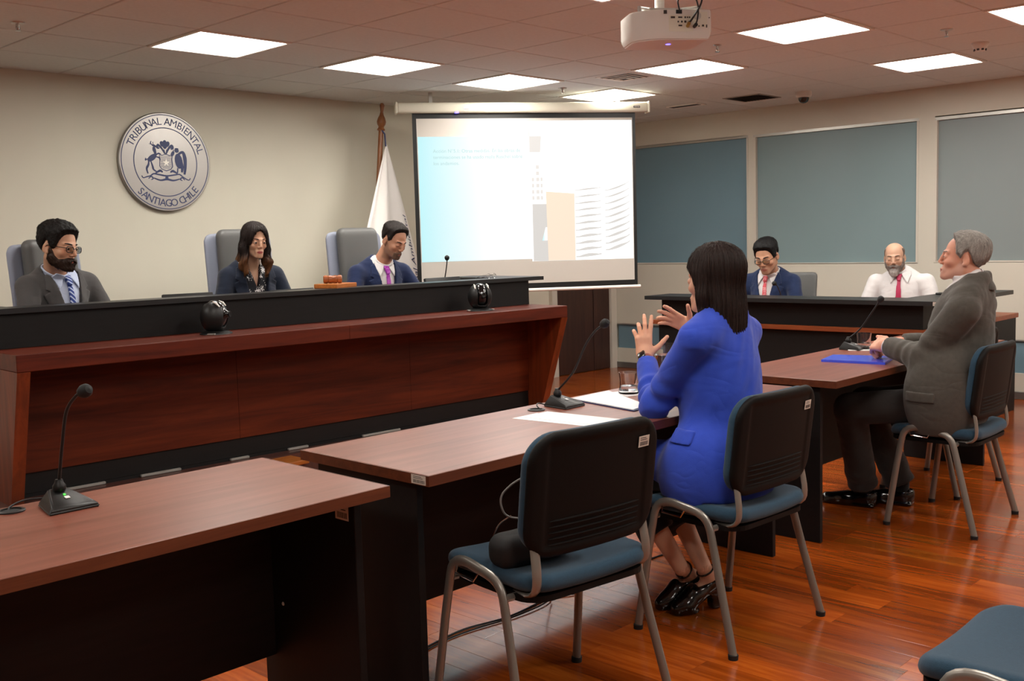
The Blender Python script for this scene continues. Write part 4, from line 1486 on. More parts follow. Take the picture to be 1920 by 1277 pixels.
sheet('notebook', quad(1.13, -4.50, 0.05, 0.15, -70), TZ, 0.008, 'black', 'small dark notebook edge below the water glass', 'notebook')
sheet('plastic_folder', [(2.43, -4.555), (2.66, -4.505), (2.745, -4.80), (2.47, -4.872)], TZ, 0.012, 'blue_plastic', 'shiny bright blue plastic folder under the old mans hands', 'folder')


def tumbler(x, y, z, label, r0=0.038, r1=0.041, h=0.088, fill=0.36):
    t = thing('water_glass', label, 'glass', (x, y, z), 0, 'tumblers of water')
    n = 10
    body = MB()
    body.lathe([(0, 0.0), (r0 * 1.12, 0.0), (r0 * 1.16, 0.006), (r0 * 1.0, 0.03), (r0 * 0.98, 0.05), (r1, h), (r1 - 0.0022, h), (r0 * 0.98 - 0.0025, 0.05), (r0 * 1.0 - 0.003, 0.03), (r0 * 1.05, 0.012), (0, 0.010)], 28)
    body.obj('glass_body', 'glass', t, True)
    f = fill * h
    MB().lathe([(0, 0.0105), (r0 * 1.04, 0.0125), (r0 * 0.995 - 0.003, 0.03), (r0 * 0.99 - 0.003, f), (0, f)], 28).obj('water', 'water', t, True)
    return t


tumbler(1.035, -4.402, TZ + 0.002, 'tumbler of water on a napkin beside the blue sleeve')
tumbler(3.062, -4.485, TZ + 0.004, 'tumbler of water beside the folded hands and the blue folder')
pt = thing('water_pitcher', 'clear glass water pitcher half hidden behind the woman in blue', 'pitcher', (1.385, -4.345, TZ))
MB().lathe([(0, 0), (0.042, 0), (0.046, 0.008), (0.052, 0.08), (0.058, 0.15), (0.060, 0.175), (0.0575, 0.175), (0.0555, 0.15), (0.0495, 0.08), (0.043, 0.012), (0, 0.010)], 30).obj('pitcher_body', 'glass', pt, True)
MB().lathe([(0, 0.0105), (0.0425, 0.013), (0.0492, 0.08), (0.0530, 0.128), (0, 0.128)], 30).obj('water', 'water', pt, True)
MB().tube(spline([(0.055, -0.02, 0.15), (0.085, -0.05, 0.14), (0.085, -0.05, 0.06), (0.05, -0.02, 0.04)], 6), 0.006, 8).obj('handle', 'glass', pt, True)

# ================================================================== ON THE BENCH
bc, bs_ = math.cos(rad(-2.6)), math.sin(rad(-2.6))


def onbench(x, y):
    return (1.2725 + x * bc - y * bs_, -2.185 + x * bs_ + y * bc)


def webcam(lx, ly, rz, label):
    x, y = onbench(lx, ly)
    t = thing('conference_camera', label, 'camera', (x, y, 0.19 + HB), rz, 'black conference cameras on the bench counter')
    def egg(P):
        q = P - A3((0, 0.005, 0.095))
        d = d_ell(q, (0, 0, 0.0), (0.083, 0.075, 0.092))
        d = smax(d, -(P[:, 2] - 0.012), 0.006)
        slot = d_box(P, (0, -0.05, 0.12), (0.033, 0.10, 0.085), 0.02)
        slot = smax(slot, -(P[:, 2] - 0.035) + np.maximum(P[:, 1] + 0.02, 0) * 1.2, 0.01)
        return smax(d, -slot, 0.006)
    sdf_obj('camera_shell', egg, (-0.09, -0.08, 0.0), (0.09, 0.09, 0.195), 0.004, 'black', t)

    def head(P):
        return smin(smax(d_ell(P, (0, 0.0, 0.105), (0.06, 0.066, 0.08)), np.abs(P[:, 0]) - 0.0295, 0.008), d_cap(P, (0, -0.02, 0.11), (0, -0.064, 0.108), 0.02), 0.012)
    sdf_obj('camera_head', head, (-0.045, -0.1, 0.02), (0.045, 0.08, 0.195), 0.004, 'black_gloss', t)
    MB().lathe([(0, 0.0), (0.017, 0.0), (0.017, 0.004), (0.013, 0.005), (0.008, 0.003), (0, 0.002)], 20, T=Matrix.Translation((0, -0.082, 0.107)) @ Matrix.Rotation(PI / 2, 4, 'X')).obj('lens', 'black', t, True)
    for s in (-1, 1):
        MB().tube([(s * 0.047, -0.045, 0.150), (s * 0.046, -0.03, 0.168), (s * 0.044, -0.008, 0.179)], [0.003, 0.006, 0.003], 8).obj('side_trim', 'white_metal', t, True)
    MB().lathe([(0, 0), (0.088, 0), (0.086, 0.006), (0.07, 0.014), (0.05, 0.018), (0, 0.018)], 30).obj('base', 'black', t, True)
    for s in (-1, 1):
        MB().rbox((s * 0.075 - 0.018, -0.03, 0.0), (s * 0.075 + 0.018, 0.015, 0.009), 0.003, 1).obj('base_foot', 'alu', t)


webcam(-0.735, 0.21, rad(38), 'black egg shaped camera on the bench counter in front of the woman judge')
webcam(1.215, 0.21, rad(-26), 'black egg shaped camera on the bench counter towards its right end')
gv = thing('sound_block', 'square orange wooden sound block on the ledge under the gavel', 'block', (1.545, -1.70, ZL), rad(20))
MB().rbox((-0.115, -0.085, 0), (0.115, 0.085, 0.028), 0.004, 2).obj('block', 'oak', gv)
gg = thing('gavel', 'turned wooden gavel lying on the orange sound block', 'gavel', (1.525, -1.70, ZL + 0.028), rad(-38))
Tg = Matrix.Translation((0, 0, 0.0262)) @ Matrix.Rotation(PI / 2, 4, 'Y')
MB().lathe([(0, -0.058), (0.021, -0.058), (0.026, -0.052), (0.026, -0.034), (0.0225, -0.031), (0.0225, -0.027), (0.0258, -0.024), (0.0258, -0.010), (0.023, -0.006), (0.023, 0.006), (0.0258, 0.010), (0.0258, 0.024), (0.0225, 0.027), (0.0225, 0.031), (0.026, 0.034), (0.026, 0.052), (0.021, 0.058), (0, 0.058)], 22, T=Tg).obj('head', 'gavel', gg, True)
MB().tube([(0, 0.02, 0.026), (0, 0.10, 0.018), (0, 0.16, 0.012), (0, 0.21, 0.0125)], [0.007, 0.008, 0.010, 0.012], 10).obj('handle', 'gavel', gg, True)


def monitor(x, y, rz, top, w, label):
    t = thing('desk_monitor', label, 'monitor', (x, y, ZW), rz, "low dark screens on the judges' worktop")
    h = top - ZW
    T = Matrix.Translation((0, 0, 0.012)) @ Matrix.Rotation(rad(-14), 4, 'X')
    MB().rbox((-w / 2, -0.01, 0.0), (w / 2, 0.012, (h - 0.012) / math.cos(rad(14))), 0.006, 2, T).obj('display', 'black', t, True)
    MB().box((-w / 2 + 0.012, 0.012, 0.015), (w / 2 - 0.012, 0.0125, (h - 0.03) / math.cos(rad(14))), T).obj('screen_face', 'black_gloss', t)
    MB().rbox((-0.08, -0.02, 0), (0.08, 0.13, 0.012), 0.004, 1).obj('stand', 'black', t)


monitor(0.60, -1.60, rad(-8), 1.153, 0.30, 'thin dark screen edge between the bearded judge and the woman judge')
monitor(1.315, -1.61, rad(4), 1.142, 0.34, 'thin dark screen edge right in front of the woman judge')
monitor(2.60, -1.60, rad(4), 1.158, 0.36, 'thin dark screen edge right of the judge with the purple tie')
cl_ = MB()
es = thing('eyeglasses', 'pair of eyeglasses lying on the right end of the ledge', 'glasses', (2.86, -1.78, ZL), rad(10))
for s in (-1, 1):
    MB().tube([(s * 0.034 + 0.024 * math.cos(a), 0.0, 0.019 + 0.017 * math.sin(a)) for a in [2 * PI * k / 16 for k in range(16)]], 0.0016, 6, closed=True).obj('rim', 'chrome', es)
    MB().tube([(s * 0.058, 0.0, 0.026), (s * 0.055, 0.06, 0.02), (s * 0.03, 0.12, 0.003)], 0.0018, 6).obj('temple_arm', 'chrome', es)
MB().tube([(-0.010, 0, 0.024), (0, 0, 0.027), (0.010, 0, 0.024)], 0.0016, 6).obj('bridge', 'chrome', es)
tb = tag(MB().rbox((-0.09, -0.13, 0), (0.09, 0.13, 0.014), 0.005, 2).obj('tablet_case', 'black'), 'black folded tablet on the right desk ledge by the grey haired man', 'tablet')
tb.location = (5.03, -4.25, 0.945)
tb.rotation_euler = (0, 0, rad(80))
lp = tag(MB().rbox((-0.10, -0.012, 0), (0.10, 0.012, 0.225), 0.005, 2).obj('desk_screen', 'judge_leather'), 'small grey screen edge between the woman in blue and the man in the blue suit', 'screen')
lp.location = (4.72, -2.62, 0.75)
lp.rotation_euler = (0, 0, rad(80))

# ================================================================== FLOOR CABLES, BAG
def cable(name, pts, r, label, n=6):
    tag(MB().tube(spline(pts, n), r, 6).obj(name, 'cable', None, True), label, 'cable')


zc = 0.004
cable('floor_cable', [(-0.30, -4.42, zc), (-0.105, -4.39, zc), (0.073, -4.373, zc), (0.261, -4.41, zc), (0.451, -4.395, zc), (0.60, -4.37, zc), (0.716, -4.385, zc), (0.884, -4.375, zc), (1.097, -4.399, zc), (1.35, -4.41, zc)], 0.0035, 'long black cable running across the floor under the woman in blues table')
cable('floor_cable', [(-0.28, -4.44, zc), (0.0, -4.395, zc), (0.30, -4.43, zc + 0.002), (0.50, -4.41, zc + 0.004), (0.60, -4.30, zc + 0.006), (0.70, -4.27, zc + 0.002), (0.72, -4.36, zc + 0.009), (0.62, -4.44, zc), (0.56, -4.36, zc + 0.009), (0.70, -4.32, zc + 0.006), (0.85, -4.32, zc), (0.97, -4.34, zc), (0.93, -4.44, zc), (0.84, -4.43, zc + 0.002), (0.88, -4.35, zc + 0.009), (1.1, -4.38, zc), (1.33, -4.43, zc)], 0.003, 'thin black cable lying in loose loops on the floor under the table')
cable('hanging_cable', [(0.50, -4.385, 0.70), (0.505, -4.39, 0.4), (0.495, -4.39, 0.16), (0.515, -4.395, 0.05), (0.50, -4.42, 0.012)], 0.003, 'black cable hanging down behind the empty chair to the floor', 8)
cable('hanging_cable', [(1.95, -4.46, 0.72), (1.96, -4.47, 0.2), (1.99, -4.50, 0.05), (2.08, -4.52, 0.008), (2.25, -4.47, 0.004)], 0.003, 'black cable hanging under the table by the grey haired mans shoes', 8)
M['cord_grey'] = pm('grey_cord', '6e6a66', 0.6)
bag = thing('handbag', 'black leather bag with a zip and grey cord on the empty chair', 'bag', (-0.30, -5.04, 0.496), rad(173))


def bagf(P):
    q = P.copy()
    d = d_box(q, (0, 0.03, 0.042), (0.13, 0.055, 0.05), 0.04)
    return d + 0.006 * noise3(P, 22, 4)


sdf_obj('bag_body', bagf, (-0.16, -0.05, -0.03), (0.16, 0.13, 0.17), 0.006, 'rubber', bag)
MB().tube(spline([(0.10, -0.015, 0.02), (0.108, -0.012, 0.06), (0.09, 0.0, 0.11), (0.06, 0.02, 0.135)], 5), 0.0025, 6).obj('zip', 'chrome', bag, True)
MB().tube(spline([(-0.02, 0.07, 0.12), (0.06, 0.02, 0.13), (0.085, 0.01, 0.16), (0.08, 0.01, 0.20), (0.04, 0.04, 0.24), (-0.02, 0.07, 0.25)], 6), 0.003, 8).obj('carry_cord', 'cord_grey', bag, True)

# ================================================================== PEOPLE
def attr_mat(name, rough=0.5, spec=0.4, sheen=0.0, bump=0.0, bscale=300, stretch=(1, 1, 1), sub=0.0):
    m, nt, b = base_mat(name)
    at = nd(nt, 'ShaderNodeAttribute', attribute_name='tint')
    nt.links.new(at.outputs['Color'], b.inputs['Base Color'])
    b.inputs['Roughness'].default_value = rough
    b.inputs['Specular IOR Level'].default_value = spec
    b.inputs['Sheen Weight'].default_value = sheen
    if sub:
        b.inputs['Subsurface Weight'].default_value = sub
        b.inputs['Subsurface Radius'].default_value = (0.01, 0.004, 0.002)
    if bump:
        tc = nd(nt, 'ShaderNodeTexCoord')
        n2 = nd(nt, 'ShaderNodeTexNoise', i_Scale=bscale, i_Detail=3.0)
        mp = nd(nt, 'ShaderNodeMapping')
        mp.inputs['Scale'].default_value = stretch
        nt.links.new(tc.outputs['Object'], mp.inputs[0])
        nt.links.new(mp.outputs[0], n2.inputs['Vector'])
        bp = nd(nt, 'ShaderNodeBump')
        bp.inputs['Strength'].default_value = bump
        bp.inputs['Distance'].default_value = 0.003
        nt.links.new(n2.outputs[0], bp.inputs['Height'])
        nt.links.new(bp.outputs[0], b.inputs['Normal'])
    return m


M['skin'] = attr_mat('skin', 0.5, 0.35, bump=0.06, bscale=120, sub=0.12)
M['hair'] = attr_mat('hair', 0.55, 0.22, bump=0.8, bscale=90, stretch=(3, 3, 0.5))
M['eye'] = attr_mat('eyeball', 0.12, 0.6)


def cloth(name, color, rough=0.85, bump=0.15, bscale=500, sheen=0.15, vary=0.06, vscale=30, crease=0.2):
    m = pm(name, color, rough, spec=0.2, bump=bump, bscale=bscale, sheen=sheen, vary=vary, vscale=vscale)
    # soft creases of the cloth
    nt = m.node_tree
    b = nt.nodes['Principled BSDF']
    fine = next(n for n in nt.nodes if n.type == 'BUMP')
    mp = next(n for n in nt.nodes if n.type == 'MAPPING')
    n = nd(nt, 'ShaderNodeTexNoise', i_Scale=5.0, i_Detail=1.2, i_Distortion=1.0)
    mp2 = nd(nt, 'ShaderNodeMapping')
    mp2.inputs['Rotation'].default_value = (0.5, 0.6, 0.3)
    mp2.inputs['Scale'].default_value = (1.0, 1.0, 2.2)
    nt.links.new(next(q for q in nt.nodes if q.type == 'TEX_COORD').outputs['Object'], mp2.inputs[0])
    nt.links.new(mp2.outputs[0], n.inputs['Vector'])
    ma = nd(nt, 'ShaderNodeMath', operation='ABSOLUTE')
    sb = nd(nt, 'ShaderNodeMath', operation='SUBTRACT')
    sb.inputs[1].default_value = 0.5
    nt.links.new(n.outputs[0], sb.inputs[0])
    nt.links.new(sb.outputs[0], ma.inputs[0])
    bp = nd(nt, 'ShaderNodeBump')
    bp.inputs['Strength'].default_value = crease
    bp.inputs['Distance'].default_value = 0.045
    nt.links.new(ma.outputs[0], bp.inputs['Height'])
    nt.links.new(bp.outputs[0], fine.inputs['Normal'])
    return m


M['suit_grey'] = cloth('grey_suit', '4c4a4a')
M['suit_navy'] = cloth('navy_suit', '1c2748')
M['suit_navy2'] = cloth('navy_suit_dark', '1d2a4a')
M['blazer_ink'] = cloth('ink_blazer', '1d2434')
M['blazer_blue'] = cloth('cobalt_blazer', '2e48b2', vary=0.05)
M['suit_brown'] = cloth('charcoal_check_suit', '49453f', vary=0.10, vscale=55)
M['trousers'] = cloth('charcoal_trousers', '2e2a28')
M['culotte'] = cloth('black_culottes', '0f0f14')
M['shirt_white'] = cloth('white_shirt', 'd2cece', 0.8, 0.1, 300, 0.1, 0.02)
M['shirt_blue'] = cloth('pale_blue_shirt', 'bcc6de', 0.8, 0.1, 300, 0.1, 0.02)
M['shoe'] = pm('black_patent_leather', '0a0a0b', 0.16, spec=0.6, coat=0.5)
M['sock'] = cloth('black_sock', '0e0e10')
M['spectacle'] = pm('dark_spectacle_frame', '1a1614', 0.3, spec=0.5)
M['lens'] = glass_mat('spectacle_lens', 'f4f8f4', 0.0, 1.02)
M['gold'] = pm('gold_ring', 'd8b060', 0.2, metal=1.0)
M['pearl'] = pm('pearl', 'f0ece6', 0.2, spec=0.6)
M['watch'] = pm('dark_watch', '0b0b0c', 0.2, spec=0.6)
M['strap_pink'] = pm('watch_strap', '9a5a50', 0.6)


def pattern_mat(name, kind, c1, c2, scale, rough=0.6):
    m, nt, b = base_mat(name)
    tc = nd(nt, 'ShaderNodeTexCoord')
    r = nd(nt, 'ShaderNodeValToRGB')
    r.color_ramp.interpolation = 'CONSTANT'
    r.color_ramp.elements[0].color = lin(c1)
    r.color_ramp.elements[1].color = lin(c2)
    if kind == 'stripe':
        w = nd(nt, 'ShaderNodeTexWave', i_Scale=scale, i_Distortion=0.0)
        w.bands_direction = 'DIAGONAL'
        nt.links.new(tc.outputs['Object'], w.inputs['Vector'])
        nt.links.new(w.outputs[0], r.inputs[0])
        r.color_ramp.elements[1].position = 0.72
    elif kind == 'dots':
        v = nd(nt, 'ShaderNodeTexVoronoi', i_Scale=scale, i_Randomness=0.15)
        nt.links.new(tc.outputs['Object'], v.inputs['Vector'])
        nt.links.new(v.outputs['Distance'], r.inputs[0])
        r.color_ramp.elements[0].color, r.color_ramp.elements[1].color = lin(c2), lin(c1)
        r.color_ramp.elements[1].position = 0.34
    else:
        v = nd(nt, 'ShaderNodeTexVoronoi', i_Scale=scale, i_Randomness=1.0)
        n = nd(nt, 'ShaderNodeTexNoise', i_Scale=scale * 1.7, i_Detail=1.0)
        mx = nd(nt, 'ShaderNodeMix', data_type='VECTOR')
        mx.inputs[0].default_value = 0.06
        nt.links.new(tc.outputs['Object'], mx.inputs[4])
        nt.links.new(n.outputs[1], mx.inputs[5])
        nt.links.new(mx.outputs[1], v.inputs['Vector'])
        nt.links.new(v.outputs['Distance'], r.inputs[0])
        r.color_ramp.elements[0].color, r.color_ramp.elements[1].color = lin(c2), lin(c1)
        r.color_ramp.elements[1].position = 0.40
    nt.links.new(r.outputs[0], b.inputs['Base Color'])
    b.inputs['Roughness'].default_value = rough
    b.inputs['Specular IOR Level'].default_value = 0.3
    return m


M['tie_stripe'] = pattern_mat('blue_striped_tie', 'stripe', '2a3f86', 'b8c4e0', 22)
M['tie_purple'] = pattern_mat('purple_dotted_tie', 'dots', '9a2fa0', 'c878cc', 110)
M['tie_red'] = pattern_mat('red_white_dotted_tie', 'dots', 'c8505a', 'ecc8c8', 75)
M['tie_crimson'] = pm('crimson_tie', 'a3234a', 0.5, spec=0.4)
M['blouse'] = pattern_mat('black_white_leaf_blouse', 'leaf', '15161f', 'e6e4e4', 24)

HEADC = {}


def skull(Q, jw=1.0):
    S = np.stack([np.abs(Q[:, 0]), Q[:, 1], Q[:, 2]], 1)
    d = d_ell(S, (0, .014, .042), (.075, .097, .078))
    d = smin(d, d_ell(S, (0, -.020, -.02), (.061 * jw, .068, .084)), .03)
    d = smin(d, d_cap(S, (.047 * jw, .010, -.055), (.014, -.070, -.096), .021, .018), .025)
    d = smin(d, d_ell(S, (0, -.082, -.097), (.019, .013, .014)), .018)
    return d


def head_sdf(Q, jw=1.0, nose=1.0, ears=True, opened=False):
    S = np.stack([np.abs(Q[:, 0]), Q[:, 1], Q[:, 2]], 1)
    d = skull(Q, jw)
    d = smin(d, d_ell(S, (.041 * jw, -.060, -.024), (.021, .021, .018)), .02)
    d = smin(d, d_cap(S, (.010, -.089, .021), (.043, -.072, .024), .0085, .007), .012)
    d = smax(d, -d_ell(S, (.031, -.100, .002), (.018, .017, .011)), .012)
    d = smin(d, d_ell(S, (.031, -.0772, .001), (.0165, .0148, .0135) if opened else (.0155, .0125, .0115)), .004 if opened else .007)
    if opened:
        d = smax(d, -d_ell(S, (.0315, -.0945, -.0008), (.0122, .012, .0048), (0, -6, 0)), .0015)
    d = smin(d, d_ell(S, (0, -.0795, -.066), (.030, .017, .022)), .016)
    d = smin(d, d_chain(S, [(0, -.086, .024), (0, -.0965, -.003), (0, -.1065, -.026)], [.0080 * nose, .0092 * nose, .0105 * nose], .01), .012)
    d = smin(d, d_ell(S, (.0115 * nose, -.0965, -.0325), (.0085, .011, .0072)), .005)
    d = smin(d, d_ell(S, (0, -.0938, -.0620), (.022, .0072, .0050)), .003)
    d = smin(d, d_ell(S, (0, -.0920, -.0725), (.019, .0075, .0058)), .003)
    d = smax(d, -d_cap(S, (0, -.1015, -.0672), (.023, -.0885, -.068), .0017), .002)
    if ears:
        e = d_ell(S, (.077, .016, -.006), (.0075, .018, .031), (12, 0, -20))
        e = smax(e, -d_ell(S, (.086, .008, -.004), (.008, .011, .019), (12, 0, -20)), .004)
        e = smin(e, d_ell(S, (.077, .006, -.030), (.0065, .009, .010)), .004)
        d = smin(d, e, .006)
    return d


def pw(y, xs, vs):
    return np.interp(y, xs, vs).astype(np.float32)


HAIRLINE = {
    'short': ([-.11, -.075, -.062, -.050, -.035, -.012, .004, .02, .035, .05, .075, .11], [.080, .076, .062, .030, -.012, -.022, .020, .030, .005, -.030, -.055, -.060]),
    'receding': ([-.11, -.06, -.045, -.040, -.035, -.012, .004, .02, .035, .05, .075, .11], [.106, .094, .074, .045, .012, -.008, .022, .030, .005, -.030, -.060, -.065]),
    'bald': ([-.11, -.05, -.030, -.025, -.012, .004, .02, .035, .05, .075, .11], [.140, .135, .10, .02, -.015, .020, .030, .005, -.030, -.050, -.060]),
}


def hair_short(Q, style, top, side, jw, tuft, seed, bald_top=False):
    d = skull(Q, jw)
    hl = pw(Q[:, 1], *HAIRLINE[style])
    hl = hl + .004 * noise3(Q, 90, seed)
    s = sstep(Q[:, 2] - hl, -.004, .030)
    th = side + (top - side) * sstep(Q[:, 2], .045, .105)
    if bald_top:
        th = th * (1 - sstep(Q[:, 2], .062, .085)) - .004 * sstep(Q[:, 2], .07, .09)
    th = th + tuft * noise3(Q * np.array([1, 1, .6], np.float32), 130, seed + 1) * s + tuft * .5 * noise3(Q, 300, seed + 2) * s
    return d - (-.006 + (th + .006) * s)


def beard_sdf(Q, jw, th, seed, goatee=False):
    d = head_sdf(Q, jw, ears=False)
    y, z, x = Q[:, 1], Q[:, 2], np.abs(Q[:, 0])
    top = pw(y, [-.12, -.085, -.07, -.05, -.03, -.012, .002, .02], [-.042, -.046, -.054, -.058, -.040, -.005, .0, -.03])
    s = sstep(top - z, -.004, .008) * sstep(z, -.135, -.122) * sstep(-y, -.016, -.004)
    lips = sstep(((x / .014) ** 2 + ((z + .0695) / .0050) ** 2), .8, 1.25)
    s = s * np.where(y < -.06, lips, 1)
    if goatee:
        s = s * np.maximum(sstep(-x, -.045, -.030), 0.0)
    th = th * (1 + .6 * noise3(Q, 220, seed))
    return d - (-.004 + (th + .004) * s)


def hand_sdf(P, w, R, s, spread, curls, thumb, side):
    # w: wrist, R: columns (finger direction, thumb side, back of the hand); curls in degrees per finger
    q = ((P - A3(w)) @ np.array(R, np.float32)) / s
    d = d_box(q, (.048, .0, .0), (.043, .036, .0125), .012)
    d = smin(d, d_cap(q, (-.03, 0, 0), (.02, 0, 0), .025, .026), .02)
    L = ((.042, .026, .021), (.047, .030, .023), (.043, .028, .022), (.034, .021, .019))
    V = (.028, .0095, -.0095, -.027)
    U = (.088, .092, .088, .080)
    for i in range(4):
        a = rad(spread[i])
        c = 0.0
        p = np.array([U[i], V[i], 0.0])
        pts = [np.array([U[i] - .03, V[i] * .85, 0.0]), p]
        for k in range(3):
            c += rad(curls[i]) * (0.8, 1.1, 0.8)[k]
            dr = np.array([math.cos(c) * math.cos(a), math.cos(c) * math.sin(a), -math.sin(c)])
            p = p + dr * L[i][k]
            pts.append(p)
        r = .0096 if i < 3 else .0084
        d = smin(d, d_chain(q, pts, [.0095, r * 1.05, r, r * .92, r * .8], .003), .006)
    a0, b0 = rad(thumb[0]), rad(thumb[1])
    p = np.array([.018, .026, -.006])
    d1 = np.array([math.cos(a0) * math.cos(b0), math.sin(a0) * math.cos(b0), -math.sin(b0)])
    a1 = a0 - rad(thumb[2])
    d2 = np.array([math.cos(a1) * math.cos(b0), math.sin(a1) * math.cos(b0), -math.sin(b0)])
    pts = [p, p + d1 * .042, p + d1 * .042 + d2 * .032, p + d1 * .042 + d2 * .058]
    d = smin(d, d_chain(q, pts, [.016, .0115, .0100, .0085], .004), .012)
    return d * s


def unit(v):
    v = np.array(v, float)
    return v / np.linalg.norm(v)


def frame3(u, w):
    # u finger direction, w back-of-hand direction -> columns (u, v, w)
    u = unit(u)
    w = np.array(w, float)
    w = unit(w - u * (w @ u))
    return u, w


class Person:
    def __init__(s, label, root, theta, **k):
        s.__dict__.update(k)
        s.theta = theta
        s.e = thing('person', label, 'person', root, rad(theta))
        c, n = math.cos(rad(theta)), math.sin(rad(theta))
        s.Rw = np.array([[c, -n, 0], [n, c, 0], [0, 0, 1]])
        s.root = np.array(root, float)
        for key in ('neck', 'pelvis', 'head', 'shL', 'shR', 'elL', 'elR', 'wrL', 'wrR', 'knL', 'knR', 'anL', 'anR'):
            if hasattr(s, key):
                setattr(s, key, s.loc(getattr(s, key)))
        # torso frame
        z = unit(s.neck - s.pelvis)
        x = s.shL - s.shR
        x = unit(x - z * (x @ z))
        y = np.cross(z, x)
        s.TF = np.stack([x, y, z], 1).astype(np.float32)
        s.TL = float(np.linalg.norm(s.neck - s.pelvis))
        s.sw = float(np.linalg.norm(s.shL - s.shR)) / 2
        # head frame
        E = Euler((rad(s.hpitch), rad(s.hroll), rad(s.hyaw - theta)), 'XYZ').to_matrix()
        s.HF = np.array(E, np.float32)
        s.jw = k.get('jw', 1.0)
        s.hs = k.get('hs', 1.0)
        s.bulk = k.get('bulk', 1.0)
        s.res = k.get('res', 0.009)
        s.hres = k.get('hres', 0.0045)

    def loc(s, p):
        return (np.array(p, float) - s.root) @ s.Rw

    def T(s, P):
        return (P - A3(s.neck)) @ s.TF

    def H(s, P):
        return (P - A3(s.head)) @ s.HF / s.hs

    def hp(s, p):
        # head-frame point to person space
        return s.head + s.HF.astype(float) @ (np.array(p) * s.hs)

    def tp(s, p):
        return s.neck + s.TF.astype(float) @ np.array(p)

    def torso(s, t, grow=0.0):
        b, sw, L = s.bulk, s.sw, s.TL
        S = np.stack([np.abs(t[:, 0]), t[:, 1], t[:, 2]], 1)
        sl = getattr(s, 'slope', 0.03)
        d = d_cap(S, (0, .005, -.035), (sw - .045, .005, -.035 - sl * .5), .065, .052)
        d = smin(d, d_cap(S, (.03, .02, .045), (sw - .05, .01, -.03), .042, .045), .03)
        d = smin(d, d_ell(S, (0, -.012, -.17), (max(sw - .035, .12), .112 * b, .19)), .06)
        if getattr(s, 'bust', 0):
            d = smin(d, d_ell(S, (.07, -.085, -.20), (.065, .055, .07)), .05)
        d = smin(d, d_ell(S, (0, -.012, -.36), (.150 * b, .118 * b * getattr(s, 'belly', 1.0), .20)), .07)
        d = smin(d, d_ell(S, (0, .0, -L + .02), (.172 * b, .140 * b, .15)), .07)
        return d - grow

    def neck_d(s, P, grow=0.0):
        a = s.tp((0, .022, -.02))
        b = s.hp((0, .022, -.06))
        nr = getattr(s, 'nr', .056)
        return d_cap(P, a, b, nr + grow + .004, nr - .004 + grow)

    def fold(s, t, amp, seed):
        n1 = noise3(t * np.array([.7, 1, 1.5], np.float32), 24, seed)
        n2 = noise3(t * np.array([1.0, .8, .55], np.float32), 46, seed + 5)
        return amp * n1 + amp * .9 * (np.abs(n2) - .3) - amp * .5 * np.maximum(1 - np.abs(n1) * 5, 0)

    def arm(s, P, side, r=(.060, .050, .036), folds=None):
        folds = getattr(s, 'sfold', .004)
        sh, el, wr = (s.shL, s.elL, s.wrL) if side > 0 else (s.shR, s.elR, s.wrR)
        a = np.array(r) * getattr(s, 'armk', 1.0)
        d1, t1 = d_cap(P, sh, el, a[0], a[1], True)
        d2, t2 = d_cap(P, el, wr, a[1], a[2], True)
        if folds:
            d1 = d1 + folds * np.sin(t1 * 26 + 3 * noise3(P, 14, 3)) * sstep(t1, .35, .9)
            d2 = d2 + folds * np.sin(t2 * 24 + 3 * noise3(P, 14, 8)) * sstep(-t2, -.75, -.1)
        d = smin(d1, d2, .03)
        # clean cuff: plane at the wrist
        ax = unit(wr - el)
        cut = (P - A3(wr)) @ ax.astype(np.float32) + getattr(s, 'cuff', 0.0)
        return smax(d, cut, .004)

    def bounds(s, pts, m):
        a = np.array(pts)
        return a.min(0) - m, a.max(0) + m

    # ------------------------------------------------------------ body
    def body(s, skin, lips, hands=True, stubble=None, legs=False):
        e = s.e
        cs, cl = np.array(lin(skin)[:3]), np.array(lin(lips)[:3])

        def f(P):
            Q = s.H(P)
            d = head_sdf(Q, s.jw, getattr(s, 'nose', 1.0), True, not getattr(s, 'closed', False)) * s.hs
            d = smin(d, s.neck_d(P), .02)
            return smin(d, s.torso(s.T(P), -.022), .03)

        def colr(v):
            Q = s.H(v)
            c = np.tile(cs, (len(v), 1))
            x, y, z = np.abs(Q[:, 0]), Q[:, 1], Q[:, 2]
            m = (sstep(-((x / .023) ** 2 + ((z + .067) / .0105) ** 2), -1.2, -.7) * sstep(-y, .080, .088))[:, None]
            c = c * (1 - m) + cl * m
            rd_ = (np.exp(-((x - .045) / .02) ** 2 - ((z + .03) / .022) ** 2) * sstep(-y, .03, .05) * .15 + np.exp(-(x / .016) ** 2 - ((z + .028) / .016) ** 2) * sstep(-y, .09, .1) * .2)[:, None]
            c = c * (1 - rd_) + c * np.array([1.05, .72, .66]) * rd_
            lash = (np.exp(-((z - (.0045 if not getattr(s, 'closed', False) else -.0060) + ((x - .031) / .016) ** 2 * .004) / .0020) ** 2) * sstep(-np.abs(x - .031), -.0155, -.011) * sstep(-y, .055, .065) * .75)[:, None]
            c = c * (1 - lash) + np.array([.035, .02, .015]) * lash
            if stubble:
                b = np.array(lin(stubble[0])[:3])
                top = pw(y, [-.12, -.085, -.07, -.05, -.03, -.012, .002, .02], [-.042, -.046, -.054, -.058, -.045, -.01, -.01, -.04])
                k = (sstep(top - z, -.006, .01) * sstep(z, -.15, -.125) * sstep(-y, -.02, 0) * stubble[1])[:, None] * (1 - m)
                c = c * (1 - k) + b * k
            return c
        top = s.hp((0, 0, 0))
        lo, hi = s.bounds([top, s.tp((s.sw - .06, 0, -.05)), s.tp((-s.sw + .06, 0, -.05))], .14)
        lo[2] = s.tp((0, 0, -.12))[2]
